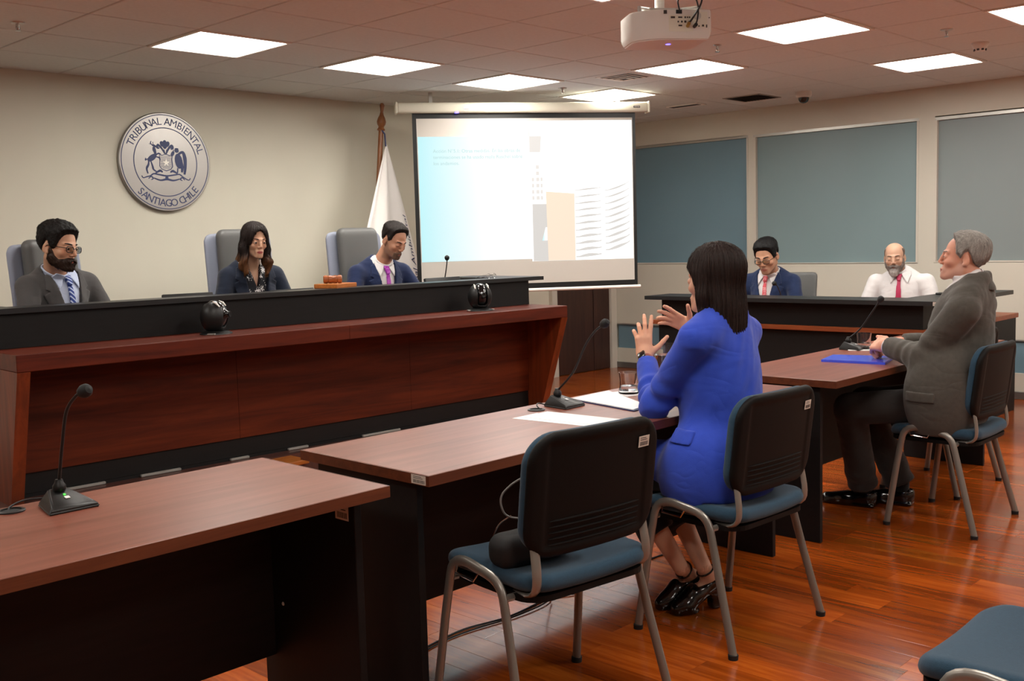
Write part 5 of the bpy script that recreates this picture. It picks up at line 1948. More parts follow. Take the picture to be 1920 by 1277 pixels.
        V, Qd = nets(f, lo, hi, s.hres)
        V = relax(V, Qd, 1)
        Vs, Qs, Cs = [V], [Qd], [colr(V.astype(np.float32))]

        def low(P):
            d = smin(s.torso(s.T(P), -.03), d_cap(P, s.shL, s.elL, .042, .034), .02)
            d = smin(d, d_cap(P, s.elL, s.wrL, .034, .024), .02)
            d = smin(d, d_cap(P, s.shR, s.elR, .042, .034), .02)
            d = smin(d, d_cap(P, s.elR, s.wrR, .034, .024), .02)
            if hasattr(s, 'knL'):
                for sd, kn, an in ((1, s.knL, s.anL), (-1, s.knR, s.anR)):
                    hip = s.pelvis + s.TF[:, 0].astype(float) * .085 * sd
                    d = smin(d, d_cap(P, hip, kn, .065, .05), .03)
                    if not legs:
                        d = smin(d, d_cap(P, kn, an, .045, .032), .02)
            return d
        pts = [s.neck, s.pelvis, s.shL, s.shR, s.elL, s.elR, s.wrL, s.wrR] + ([s.knL, s.knR, s.anL, s.anR] if hasattr(s, 'knL') else [])
        lo, hi = s.bounds(pts, .16)
        V2, Q2 = nets(low, lo, hi, .02)
        Vs.append(V2)
        Qs.append(Q2)
        Cs.append(np.tile(cs, (len(V2), 1)))
        if legs:
            def lg(P):
                d = None
                for kn, an in ((s.knL, s.anL), (s.knR, s.anR)):
                    calf = kn * .68 + an * .32 + np.array([0, .022, 0])
                    x = d_chain(P, [kn, calf, an], [.050, .046, .029], .03)
                    d = x if d is None else smin(d, x, .004)
                return d
            lo, hi = s.bounds([s.knL, s.knR, s.anL, s.anR], .07)
            V4, Q4 = nets(lg, lo, hi, .006)
            Vs.append(relax(V4, Q4, 1))
            Qs.append(Q4)
            Cs.append(np.tile(cs, (len(V4), 1)))
        if hands:
            for side, spec in ((1, getattr(s, 'handL', None)), (-1, getattr(s, 'handR', None))):
                wr, el = (s.wrL, s.elL) if side > 0 else (s.wrR, s.elR)
                spec = spec or dict(dir=None)
                u = spec.get('dir')
                u = unit(wr - el) if u is None else unit(np.array(u, float) @ s.Rw)
                bk = spec.get('back')
                bk = np.array([0, 0, 1.0]) if bk is None else np.array(bk, float) @ s.Rw
                u, w = frame3(u, bk)
                # thumb side: left hand palm down, thumb towards the right hand
                v = np.cross(u, w) * side
                R = np.stack([u, v, w], 1)
                sc = getattr(s, 'hand', 1.0)
                wv = wr + unit(wr - el) * .02
                fn = lambda P: smin(hand_sdf(P, wv, R, sc, spec.get('spread', (6, 1, -4, -9)), spec.get('curl', (22, 24, 27, 30)), spec.get('thumb', (38, 20, 18)), side), d_cap(P, wr - unit(wr - el) * .06, wr + unit(wr - el) * .015, .027 * sc, .025 * sc), .02)
                lo, hi = s.bounds([wv, wv + u * .17 * sc], .10)
                V3, Q3 = nets(fn, lo, hi, spec.get('res', .0042))
                V3 = relax(V3, Q3, 1)
                Vs.append(V3)
                Qs.append(Q3)
                ch = np.array(lin(spec['tone'])[:3]) if 'tone' in spec else cs
                Cs.append(np.tile(ch * np.array([1.0, .93, .9]), (len(V3), 1)))
        off = 0
        Qa = []
        for v, q in zip(Vs, Qs):
            Qa.append(q + off)
            off += len(v)
        o = mesh_np('body', np.concatenate(Vs), np.concatenate(Qa), 'skin', e, np.concatenate(Cs))
        # eyes
        if not getattr(s, 'closed', False):
            m = MB()
            cols = []
            for sx in (-1, 1):
                c = s.hp((sx * .031, -.0782, .001))
                fwd = s.HF.astype(float) @ np.array([0, -1, -.06])
                q = Vector(fwd).to_track_quat('Z', 'Y').to_matrix().to_4x4()
                prof = [(.0126 * s.hs * math.sin(a), -.0126 * s.hs * math.cos(a)) for a in [PI * k / 14 for k in range(15)]]
                m.lathe(prof, 16, T=Matrix.Translation(Vector(c)) @ q)
                for k in range(15):
                    cc = (.02, .015, .012) if k >= 13 else ((.07, .035, .018) if k >= 12 else (.42, .39, .37))
                    cols += [cc] * 16
            eo = m.obj('eyes', 'eye', e, True)
            at = eo.data.attributes.new('tint', 'FLOAT_COLOR', 'POINT')
            flatc = np.ones((len(cols), 4), np.float32)
            flatc[:, :3] = cols
            if len(eo.data.vertices) == len(cols):
                at.data.foreach_set('color', flatc.ravel())
        return o

    def hairmesh(s, name, fn, color, tip=None, h=None, strands=None, box=((-.10, -.125, -.15), (.10, .135, .165)), parent=None, colf=None):
        c1 = np.array(lin(color)[:3])
        lo = np.array(box[0]) * 1.0
        hi = np.array(box[1]) * 1.0
        v, q = nets(lambda Q: fn(Q), lo, hi, h or s.hres)
        v = relax(v, q, 1)
        cols = np.tile(c1, (len(v), 1))
        if tip:
            c2 = np.array(lin(tip[0])[:3])
            k = sstep(-v[:, 2], tip[1], tip[2])[:, None]
            cols = cols * (1 - k) + c2 * k
        cols = cols * (1 + .25 * noise3(v.astype(np.float32) * np.array([1, 1, .25], np.float32), 160, 2))[:, None]
        if colf is not None:
            cols = colf(v, cols)
        if strands:
            v, q, cols = s.strands(fn, v, q, cols, *strands)
        W = (v * s.hs) @ s.HF.astype(float).T + s.head
        return mesh_np(name, W, q, 'hair', s.e, np.clip(cols, 0, 1))

    def strands(s, fn, v, q, cols, n, length, lift, mess, down, width=.0011):
        # short tapered locks laid over the hair mass so that its surface breaks up
        r = np.random.RandomState(n)
        i = r.randint(0, len(v), n)
        i = i[head_sdf(v[i].astype(np.float32), s.jw, ears=False) > .0015]
        n = len(i)
        e = .002

        def grad(p):
            g = np.stack([fn((p + np.eye(3)[k] * e).astype(np.float32)) - fn((p - np.eye(3)[k] * e).astype(np.float32)) for k in range(3)], 1)
            return g / (np.linalg.norm(g, axis=1)[:, None] + 1e-9)
        p = v[i].copy()
        rn = mess * r.normal(size=(n, 3))
        L = length * r.uniform(.6, 1.3, n)[:, None]
        w = width * r.uniform(.7, 1.5, n)[:, None]
        lf = lift * r.uniform(.3, 1.4, n)[:, None]
        pts = []
        for q_, (t, k, hh) in enumerate(((0, 1, -.0006), (.35, 1.2, .0007), (.7, .9, .0007), (1.0, .25, .0))):
            g = grad(p)
            away = p - np.array([0, .035, .14])
            away = np.array([0, .0, -1.0]) + .15 * away / .1 if down else away / (np.linalg.norm(away, axis=1)[:, None] + 1e-9)
            f = away + rn
            f = f - g * (f * g).sum(1)[:, None]
            f = f / (np.linalg.norm(f, axis=1)[:, None] + 1e-9)
            sd = np.cross(f, g)
            c = p + g * (hh + lf * t * t)
            pts += [c - sd * w * k, c + g * w * k * .7, c + sd * w * k]
            p = p + f * L * .34
            d = fn(p.astype(np.float32))
            p = p - grad(p) * np.clip(d, -.01, .01)[:, None]
        nv = np.stack(pts, 1).reshape(-1, 3)
        b = (np.arange(n) * 12)[:, None] + len(v)
        fs = []
        for k in range(3):
            o = k * 3
            fs += [np.concatenate([b + o, b + o + 1, b + o + 4, b + o + 3], 1), np.concatenate([b + o + 1, b + o + 2, b + o + 5, b + o + 4], 1)]
        cc = np.repeat(cols[i] * r.uniform(.75, 1.35, n)[:, None], 12, 0)
        return np.concatenate([v, nv]), np.concatenate([q] + fs), np.concatenate([cols, cc])

    def brows(s, color, th=.0022):
        def fn(Q):
            x, z = np.abs(Q[:, 0]), Q[:, 2]
            arch = .0235 + .004 * np.sin(np.clip((x - .012) / .036, 0, 1) * 2.2)
            d2 = smax(np.abs(z - arch) - .0042 * (1 - .5 * np.clip((x - .03) / .018, 0, 1)), np.maximum(.012 - x, x - .049), .003)
            return smax(head_sdf(Q, s.jw, ears=False) - th, d2, .002)
        s.hairmesh('eyebrows', fn, color, h=.003, box=((-.055, -.105, .008), (.055, -.05, .042)))

    def glasses(s, w=.024, hgt=.017):
        m = MB()
        ln = MB()
        for sx in (-1, 1):
            c = np.array([sx * .032, -.1045, -.001])
            loop = []
            for k in range(20):
                a = 2 * PI * k / 20
                cx, cz = math.copysign(abs(math.cos(a)) ** .7, math.cos(a)), math.copysign(abs(math.sin(a)) ** .7, math.sin(a))
                loop.append(s.hp(c + np.array([w * cx, .006 * abs(cx) * (1 if cx * sx > 0 else .2), hgt * cz])))
            m.tube(loop, .0021 * s.hs, 6, closed=True)
            ln.add(loop + [tuple(np.array(p) + s.HF.astype(float) @ np.array([0, .0012, 0])) for p in loop], [tuple(range(20)), tuple(range(39, 19, -1))])
            m.tube([s.hp((sx * .055, -.099, .006)), s.hp((sx * .074, -.05, .006)), s.hp((sx * .081, .005, .008)), s.hp((sx * .080, .022, -.006))], .0020 * s.hs, 6)
        m.tube([s.hp((-.010, -.106, .003)), s.hp((0, -.109, .005)), s.hp((.010, -.106, .003))], .0020 * s.hs, 6)
        g = m.obj('eyeglasses', 'spectacle', s.e, True)
        ln.obj('lenses', 'lens', g)

    # ------------------------------------------------------------ clothes
    def jacket(s, mat, V=(.080, .045, -.30), lapel=True, hem=None, skirt=None, name='jacket', foldamp=.004, seed=1, pocket=None, collar=True, arm=(.062, .052, .040), sitz=None, scale_gap=.014, back_only=False):
        vx, vz, va = V
        vpoly = [(0, va), (vx, vz), (vx * .9, vz + .12), (-vx * .9, vz + .12), (-vx, vz)]

        def base(P):
            t = s.T(P)
            d = s.torso(t, scale_gap) + s.fold(t, foldamp, seed)
            if skirt:
                d = smin(d, skirt(P, t), .06)
            return d, t

        def f(P):
            d, t = base(P)
            # opening in front
            w = d_poly(t[:, 0], t[:, 2], vpoly)
            w = smax(w, t[:, 1] - .015, .004)
            d = smax(d, -w, .004)
            # neck hole
            d = smax(d, -smax(s.neck_d(P, .012), .03 - t[:, 2] - 1.0 * np.maximum(-t[:, 1] + .02, 0), .004), .006)
            d = smax(d, t[:, 2] - .075 - .25 * np.maximum(t[:, 1], 0), .01)
            # front seam under the opening
            seam = np.abs(t[:, 0] - .006) - .0025
            seam = np.maximum(np.maximum(seam, t[:, 2] - va), t[:, 1])
            d = np.maximum(d, -np.maximum(seam, -(d + .008)))
            if hem is not None:
                d = smax(d, hem(P, t), .004)
            ar = np.minimum(s.arm(P, 1, arm), s.arm(P, -1, arm))
            ar = ar + .6 * s.fold(t, foldamp, seed + 2)
            d = smin(d, ar, .026)
            return d
        pts = [s.neck + np.array([0, 0, .05]), s.pelvis, s.shL, s.shR, s.elL, s.elR, s.wrL, s.wrR]
        lo, hi = s.bounds(pts, .12)
        lo[2] = min(lo[2], s.pelvis[2] - .2)
        lo[:2] = np.minimum(lo[:2], s.pelvis[:2] - .26)
        hi[:2] = np.maximum(hi[:2], s.pelvis[:2] + .26)
        jo = sdf_obj(name, f, lo, hi, s.res, mat, s.e, 1)
        ch = .0042
        tlo, thi = s.bounds([s.neck, s.pelvis, s.shL, s.shR], .20)
        if collar:
            def col(P):
                t = s.T(P)
                d = np.abs(s.neck_d(P, .019)) - .0045
                top = .068 - .28 * np.maximum(-t[:, 1] - .0, 0) + .1 * np.maximum(t[:, 1], 0)
                d = smax(d, t[:, 2] - top, .004)
                d = smax(d, -(t[:, 2] - .004), .004)
                return smax(d, -(t[:, 1] + .02), .004)
            a = s.tp((0, .02, .03))
            sdf_obj('jacket_collar', col, a - .13, a + .13, ch, mat, jo, 1)
        if lapel:
            for sx, nm in ((1, 'lapel'), (-1, 'lapel')):
                lp_ = [(-.004, va - .012), (vx + .003, vz), (vx + .030, vz - .02), (vx + .048, vz - .085), (vx + .026, vz - .095), (vx + .060, vz - .115), (vx * .62 + .035, (va + vz) * .5 - .05)]

                def lf(P, sx=sx):
                    t = s.T(P)
                    d, _ = base(P)
                    g = d_poly(t[:, 0] * sx, t[:, 2], lp_)
                    return smax(smax(np.abs(d - .004) - .0045, g, .003), t[:, 1], .003)
                lo_ = s.tp((0, -.05, (va + vz) / 2 - .03))
                try:
                    sdf_obj(nm, lf, lo_ - .24, lo_ + .24, ch, mat, jo, 1)
                except RuntimeError:
                    pass
        return jo

    def shirt(s, mat, name='shirt', collar=True, zlow=-.42, open_=0.0, leaf=True, cmat=None):
        def f(P):
            t = s.T(P)
            d = s.torso(t, .004) + .002 * noise3(t * np.array([1.5, 1, .6], np.float32), 40, 9)
            d = smax(d, -s.neck_d(P, .002), .004)
            if open_:
                w = d_poly(t[:, 0], t[:, 2], [(0, -open_), (.05, .07), (-.05, .07)])
                d = smax(d, -smax(w, t[:, 1], .003), .003)
            d = smax(d, np.abs(t[:, 0]) - .135, .004)
            d = smax(d, t[:, 1] - .03, .004)
            d = smax(d, -(t[:, 2] - zlow), .004)
            return d
        lo, hi = s.bounds([s.tp((0, 0, .08)), s.tp((0, 0, zlow))], .16)
        so = sdf_obj(name, f, lo, hi, s.res * .8, mat, s.e, 1)
        if collar:
            def col(P):
                t = s.T(P)
                d = np.abs(s.neck_d(P, .0090)) - .0042
                top = .078 - .55 * np.maximum(-t[:, 1] - .0, 0)
                d = smax(d, t[:, 2] - top, .003)
                d = smax(d, -(t[:, 2] - .005 + .3 * np.maximum(-t[:, 1], 0)), .004)
                return d
            a = s.tp((0, .02, .03))
            sdf_obj('shirt_collar', col, a - .11, a + .11, .0036, cmat or mat, so, 1)
            if leaf:
                def lv(P):
                    t = s.T(P)
                    d = s.torso(t, .004)
                    x = np.abs(t[:, 0])
                    g = d_poly(x, t[:, 2], [(.012, .035), (.075, .055), (.085, .03), (.062, -.038)])
                    dd = np.minimum(np.abs(d - .007) - .004, np.abs(s.neck_d(P, .013)) - .004)
                    return smax(smax(dd, g, .003), t[:, 1] + .0, .003)
                sdf_obj('collar_points', lv, a - .13, a + .13, .0038, cmat or mat, so, 1)
        return so

    def tie(s, mat, low=-.40, lean=0.0, w=.036):
        def f(P):
            t = s.T(P)
            d = s.torso(t, .004)
            x = t[:, 0] - lean * np.clip(-t[:, 2], 0, 1)
            bl = d_poly(x, t[:, 2], [(-.013, -.005), (.013, -.005), (w, low + .04), (0, low), (-w, low + .04)])
            kn = d_poly(x, t[:, 2], [(-.021, .034), (.021, .034), (.014, -.014), (-.014, -.014)])
            a = smax(np.abs(d - .007) - .0045, bl, .003)
            b = smax(np.abs(d - .012) - .010, kn, .005)
            return smax(np.minimum(a, b), t[:, 1], .003)
        lo, hi = s.bounds([s.tp((0, -.1, .06)), s.tp((0, -.1, low))], .09)
        return sdf_obj('necktie', f, lo, hi, s.res * .5, mat, s.e, 1)


def lat(theta):
    # direction to the person's left
    return np.array([math.cos(rad(theta)), math.sin(rad(theta)), 0.0])


def fwd(theta):
    return np.array([math.sin(rad(theta)), -math.cos(rad(theta)), 0.0])


def seated(label, root, theta, neck, pelvis, head, hyaw, hpitch, hroll, sw, elL, elR, wrL, wrR, drop=.035, legs=True, **k):
    L, F_ = lat(theta), fwd(theta)
    neck, pelvis = np.array(neck), np.array(pelvis)
    el = lambda q, sgn: neck + L * q[0] * sgn + F_ * q[1] + np.array([0, 0, q[2]])
    kw = dict(neck=neck, pelvis=pelvis, head=head, hyaw=hyaw, hpitch=hpitch, hroll=hroll,
              shL=neck + L * sw - np.array([0, 0, drop]), shR=neck - L * sw - np.array([0, 0, drop]),
              elL=el(elL, 1), elR=el(elR, -1), wrL=el(wrL, 1), wrR=el(wrR, -1))
    if legs:
        for nm, sg in (('L', 1), ('R', -1)):
            kw['kn' + nm] = pelvis + L * .10 * sg + F_ * .42 + np.array([0, 0, -.02])
            kw['an' + nm] = pelvis + L * .10 * sg + F_ * .38 + np.array([0, 0, -.45])
    kw.update(k)
    return Person(label, root, theta, **kw)


def trousers(s, mat, cut=.02, r=(.088, .068, .064, .060)):
    def f(P):
        t = s.T(P)
        d = d_ell(P, s.pelvis + np.array([0, 0.0, -.005]), (.165, .14, .10))
        for sd, kn, an in ((1, s.knL, s.anL), (-1, s.knR, s.anR)):
            hip = s.pelvis + s.TF[:, 0].astype(float) * .085 * sd
            a, ta = d_cap(P, hip, kn, r[0], r[1], True)
            b, tb_ = d_cap(P, kn, an, r[2], r[3], True)
            ax = unit(an - kn).astype(np.float32)
            b = b + .004 * np.sin(tb_ * 30 + 2 * noise3(P, 20, 4)) * sstep(tb_, .55, .95)
            b = smax(b, (P - A3(an)) @ ax + cut, .004)
            d = smin(d, smin(a, b, .03), .015)
        d = d + .003 * noise3(P, 34, 6)
        return smax(d, -(P[:, 2] - max(s.knL[2] * 0 + getattr(s, 'trouser_floor', .02), .02)), .003)
    lo, hi = s.bounds([s.pelvis, s.knL, s.knR, s.anL, s.anR], .15)
    return sdf_obj('trousers', f, lo, hi, max(s.res, .009), mat, s.e, 1)


def shoe(s, heel, toe, name='shoe', h=.006, wide=.044, top=.085):
    a, b = s.loc(heel), s.loc(toe)
    u = unit(np.array([b[0] - a[0], b[1] - a[1], 0]))
    v = np.array([-u[1], u[0], 0])
    L = float(np.linalg.norm((b - a)[:2]))

    def f(P):
        q = P - A3(a)
        x, y, z = q @ u.astype(np.float32), q @ v.astype(np.float32), P[:, 2]
        Q = np.stack([x, y, z], 1)
        d = d_chain(Q, [(.035, 0, .035), (L * .55, 0, .032), (L - .035, .004, .022)], [wide * .8, wide, wide * .78], .02)
        d = smin(d, d_ell(Q, (.045, 0, .065), (.052, .036, .045)), .03)
        d = smax(d, z - top * (1 - .55 * np.clip(x / L - .2, 0, .6)), .012)
        sole = d_box(np.stack([x - L / 2, y, z], 1), (0, 0, .010), (L / 2 - .0, wide * .93, .010), .009)
        sole = smax(sole, np.sqrt(np.maximum(x - L + wide, 0) ** 2 + y * y) - wide, .004)
        d = smin(d, sole, .005)
        return smax(d, -(z - .001), .001)
    lo, hi = s.bounds([a, b], .08)
    lo[2], hi[2] = -.006, .16
    return sdf_obj(name, f, lo, hi, h, 'shoe', s.e, 1)


PLAT = 0.19
# ---------------------------------------------------------------- judge 1 (left, beard and glasses)
J1 = seated('bearded man with glasses in grey suit and blue striped tie, far left of bench', (-0.02, -1.2, PLAT), 14, (-0.02, -1.285, 1.265), (-0.03, -1.17, .75), (-0.052, -1.40, 1.435), 26, 8, 4, .190,
            (.26, .10, -.27), (.27, .12, -.27), (.12, .30, -.262), (.14, .30, -.262), hs=1.01, bulk=1.05, res=.009, hres=.0042, nr=.058, nose=1.1)
J1.body('c39478', 'a8645a', hands=True)
J1.hairmesh('hair', lambda Q: hair_short(Q, 'short', .030, .013, 1, .004, 11), '14110f', strands=(2600, .014, .0022, .9, False))
J1.hairmesh('beard', lambda Q: beard_sdf(Q, 1, .007, 12), '2b1c14', strands=(1200, .010, .001, .5, True))
J1.brows('1a1310', .0035)
J1.glasses()
J1.shirt('shirt_blue')
J1.tie('tie_stripe', lean=.02)
J1.jacket('suit_grey', V=(.085, .05, -.33), seed=3)

# ---------------------------------------------------------------- judge 2 (woman)
J2 = seated('woman judge with long wavy dark hair, dark blazer and black and white leaf blouse', (1.22, -1.2, PLAT), -8, (1.20, -1.285, 1.265), (1.22, -1.17, .75), (1.175, -1.385, 1.445), -8, 8, 2, .165,
            (.245, .06, -.27), (.245, .06, -.27), (.10, .30, -.262), (.10, .30, -.262), hs=.87, bulk=.92, res=.009, hres=.0042, nr=.044, nose=.9, jw=.96, bust=1, hand=.92, armk=.88)
J2.body('d0a488', 'b05a58', hands=True)
J2.brows('2a1a14', .0012)


def long_hair(Q, zb, wave, part=0.0, front=1.0, side_r=.030, seed=0, spread=.088, back=.055, curl=.012, gap=.060, edge=None):
    x, y, z = Q[:, 0], Q[:, 1], Q[:, 2]
    S = np.stack([np.abs(x), y, z], 1)
    wv = curl * np.sin(z * 46 + 1.5 * np.sin(x * 30)) * sstep(-z, .05, .14) * wave
    S2 = S + np.stack([wv, wv * .6, z * 0], 1).astype(np.float32)
    d = skull(Q) - .013 - .004 * sstep(z, .06, .11)
    d = smax(d, -(z + .02), .02)
    d = smin(d, d_ell(S, (0, .022, .055), (.083, .102, .085)), .02)
    d = smin(d, d_chain(S2, [(.066, .0, .03), (spread * .93, .008 - .01 * front, -.05), (spread, -.0 - .03 * front, zb * .6), (spread * .98, .0 - .04 * front, zb + .01)], [side_r * .9, side_r, side_r, side_r * .55], .03), .03)
    bk_ = d_ell(S2, (0, back, (zb + .02) / 2), (.082, .052, abs(zb) / 2 + .07))
    d = smin(d, bk_, .03)
    # face opening
    face = d_ell(S, (0, -.105, -.025), (gap, .085, .118))
    d = smax(d, -face, .010)
    d = smax(d, -d_ell(S, (0, -.11, -.19), (.064, .13, .16)), .012)
    if edge:
        d = smax(d, pw(z, *edge) - y, .008)
    ang = np.arctan2(x, y - .02)
    st = .0022 * np.sin(ang * 38 + 4 * noise3(Q * np.array([1, 1, .12], np.float32), 40, seed)) + .0013 * np.sin(ang * 83 + 5 * noise3(Q * np.array([1, 1, .12], np.float32), 60, seed + 3))
    d = d + st
    d = smax(d, -(z - zb - .014 * np.sin(ang * 21 + 1) - .01 * np.sin(ang * 9)), .006)
    # parting
    return d + .004 * np.exp(-((x - part) / .005) ** 2) * sstep(z, .08, .11) * sstep(-y, -.05, .0)


J2.hairmesh('hair', lambda Q: long_hair(Q, -.235, 1.0, .012, 1.0, .030, 5, back=.10), '1f1512', strands=(3500, .05, .001, .15, True), tip=('6b4428', .07, .17), box=((-.16, -.14, -.29), (.16, .15, .165)))
J2.shirt('blouse', 'blouse', collar=False, open_=.10)
J2.jacket('blazer_ink', V=(.088, .05, -.42), seed=6, collar=False)
for sx in (-1,):
    MB().lathe([(0, -.006), (.0055, -.003), (.0055, .003), (0, .006)], 10, T=Matrix.Translation(Vector(J2.hp((sx * .083, .004, -.040))))).obj('earring', 'pearl', J2.e, True)

# ---------------------------------------------------------------- judge 3 (purple tie, looking down)
J3 = seated('man in navy suit and purple tie looking down at the right end of the bench', (2.27, -1.2, PLAT), -3, (2.25, -1.275, 1.24), (2.26, -1.14, .75), (2.29, -1.395, 1.425), 4, 26, 4, .20,
            (.30, .10, -.25), (.31, .08, -.25), (.14, .30, -.265), (.16, .30, -.265), hs=.95, bulk=1.06, res=.009, hres=.0045, nr=.058, closed=True)
J3.body('bd8a70', '9c5c52', stubble=('4a3a32', .45))
J3.hairmesh('hair', lambda Q: hair_short(Q, 'receding', .026, .010, 1, .003, 21), '221b18', strands=(2000, .018, .001, .3, False))
J3.hairmesh('beard', lambda Q: beard_sdf(Q, 1, .0015, 12, True), '6a5042', strands=(500, .006, .001, .5, True))
J3.brows('241a16', .0028)
J3.shirt('shirt_white')
J3.tie('tie_purple', lean=.02)
J3.jacket('suit_navy', V=(.085, .05, -.32), seed=9)
pk = MB().tube([J3.tp((.095, -.118, -.205)), J3.tp((.12, -.112, -.215)), J3.tp((.145, -.10, -.205))], .003, 6).obj('pocket_edge', 'shirt_white', J3.e, True)

# ---------------------------------------------------------------- clerk (red tie and glasses)
M1 = seated('man in navy suit, red dotted tie and glasses looking down at the right desk', (5.15, -2.73, 0), -86, (5.12, -2.725, 1.055), (5.22, -2.72, .56), (4.99, -2.765, 1.225), -82, 22, -3, .195,
            (.27, .08, -.27), (.27, .08, -.27), (.12, .27, -.265), (.12, .27, -.265), hs=1.08, bulk=1.10, res=.0115, hres=.0065, nr=.060, jw=1.06, closed=True)
M1.body('bd8d72', '9c5c52', stubble=('5a4a42', .25))
M1.hairmesh('hair', lambda Q: hair_short(Q, 'short', .024, .010, 1, .0025, 31), '0d0c0d', strands=(1500, .014, .001, .3, False))
M1.brows('15100e', .003)
M1.glasses(.025, .016)
M1.shirt('shirt_white')
M1.tie('tie_red', w=.040)
M1.jacket('suit_navy2', V=(.085, .05, -.30), seed=12)
trousers(M1, 'suit_navy2')

# ---------------------------------------------------------------- expert (white shirt, beard)
M2 = seated('bald man with grey beard in white shirt and crimson tie at the right desk', (5.42, -3.68, 0), -76, (5.40, -3.685, 1.045), (5.44, -3.68, .55), (5.35, -3.655, 1.195), -72, 6, -2, .185,
            (.27, .06, -.27), (.27, .06, -.27), (.14, .26, -.20), (.14, .26, -.20), hs=.94, bulk=1.0, res=.0115, hres=.0055, nr=.056, nose=1.05, closed=True)
M2.body('c39a82', 'a0655a', stubble=('8a7a70', .3))
M2.hairmesh('hair', lambda Q: hair_short(Q, 'bald', .004, .005, 1, .001, 41, True), '6a5a50')


def grey_beard(v, c):
    k = (sstep(-np.abs(v[:, 0]), -.045, -.02) * sstep(-v[:, 2], .06, .10))[:, None]
    return c * (1 - k) + np.array(lin('b4aeaa')[:3]) * (.9 + .2 * noise3(v.astype(np.float32), 150, 1))[:, None] * k


def long_beard(Q):
    return smin(beard_sdf(Q, 1, .008, 14), d_ell(Q, (0, -.083, -.112), (.036, .022, .034)) + .003 * noise3(Q * np.array([1, 1, .3], np.float32), 150, 2), .015)


M2.hairmesh('beard', long_beard, '6e625c', strands=(900, .014, .001, .3, True), colf=grey_beard, box=((-.1, -.13, -.17), (.1, .135, .165)))
M2.brows('5a4a40', .0025)
M2.shirt('shirt_white', collar=True)
M2.tie('tie_crimson', w=.040)
M2.jacket('shirt_white', V=(.0, .05, -.02), lapel=False, collar=False, seed=15, name='shirt_body', foldamp=.006, scale_gap=.002, arm=(.062, .052, .040))
trousers(M2, 'suit_grey')

# ---------------------------------------------------------------- woman in the blue blazer
wt = 184
W = seated('woman with dark straight hair in bright blue blazer gesturing with both hands', (.76, -5.05, 0), wt, (.805, -5.0, 1.085), (.785, -5.03, .575), (.778, -4.99, 1.240), 177, 2, 0, .198,
           (0, 0, 0), (0, 0, 0), (0, 0, 0), (0, 0, 0), drop=.045, hs=.98, bulk=1.10, res=.0065, hres=.0036, nr=.046, jw=.93, nose=.85, armk=.93, hand=.90, belly=1.0)
W.elL, W.elR = W.loc((.640, -4.825, .785)), W.loc((1.05, -4.80, .82))
W.wrL, W.wrR = W.loc((.815, -4.655, .930)), W.loc((1.17, -4.625, 1.015))
W.cuff = .022
W.sfold = .0075
W.handL = dict(dir=(.05, .12, 1.0), back=(-.72, -.60, .05), spread=(10, 2, -5, -16), curl=(8, 16, 30, 36), thumb=(60, 8, 14), res=.0032, tone='d9a78a')
W.handR = dict(dir=(-.62, .46, .40), back=(.60, .62, .35), spread=(12, 3, -5, -12), curl=(14, 16, 18, 16), thumb=(58, 18, 12), res=.0032, tone='d9a78a')
W.knL, W.knR = W.loc((.665, -4.62, .515)), W.loc((.865, -4.62, .515))
W.anL, W.anR = W.loc((.735, -4.865, .165)), W.loc((.795, -4.925, .165))
W.body('d3a287', 'b4605a', legs=True)
W.brows('2a1a14', .0012)
W.hairmesh('hair', lambda Q: long_hair(Q, -.215, .12, .0, .25, .026, 8, spread=.080, back=.062, curl=.006, gap=.074, edge=([-.25, -.12, -.02, .02, .045, .062], [-.005, .0, -.008, -.035, -.062, -.2])), '231713', strands=(7000, .06, .0006, .07, True, .0009), h=.0036, box=((-.15, -.14, -.27), (.15, .16, .165)))


def w_skirt(P, t):
    c = W.pelvis
    d = d_ell(P, c + np.array([0, .015, -.03]), (.205, .150, .17))
    d = smin(d, d_cap(P, c + np.array([-.085, -.05, .0]), c + np.array([-.09, -.24, -.005]), .092, .085), .04)
    d = smin(d, d_cap(P, c + np.array([.085, -.05, .0]), c + np.array([.09, -.24, -.005]), .092, .085), .04)
    return smin(d, d_ell(P, c + np.array([.165, -.02, -.02]), (.112, .15, .17)), .05)


def w_hem(P, t):
    lo = np.where(np.abs(P[:, 0]) > .222, .448, .483).astype(np.float32)
    return smax(lo - P[:, 2] + .004 * np.sin(P[:, 1] * 40), -(P[:, 1] + .30), .01)


wj = W.jacket('blazer_blue', V=(.06, .05, -.28), seed=20, skirt=w_skirt, hem=w_hem, foldamp=.0058, arm=(.062, .055, .043), scale_gap=.012, lapel=False)


def flap(s, parent, mat, c, hx, hz, ang=0, nm='pocket_flap', skirt=None, th=.006):
    # a flap lying on the jacket: shell of the garment inside a small box
    def f(P):
        t = s.T(P)
        d = s.torso(t, s_gap) + s.fold(t, s_amp, s_seed)
        if skirt:
            d = smin(d, skirt(P, t), .06)
        b = d_box(P, c, (hx[0], hx[1], hz), .004, (0, 0, ang))
        return smax(np.abs(d - .002) - th, b, .003)
    c = s.loc(c)
    try:
        return sdf_obj(nm, f, c - .13, c + .13, .005, mat, parent, 1)
    except RuntimeError:
        return None


s_gap, s_amp, s_seed = .012, .0058, 20
flap(W, wj, 'blazer_blue', (.57, -4.99, .705), (.09, .05), .022, 0, skirt=w_skirt)
W.shirt('shirt_white', collar=False, zlow=-.3, leaf=False)


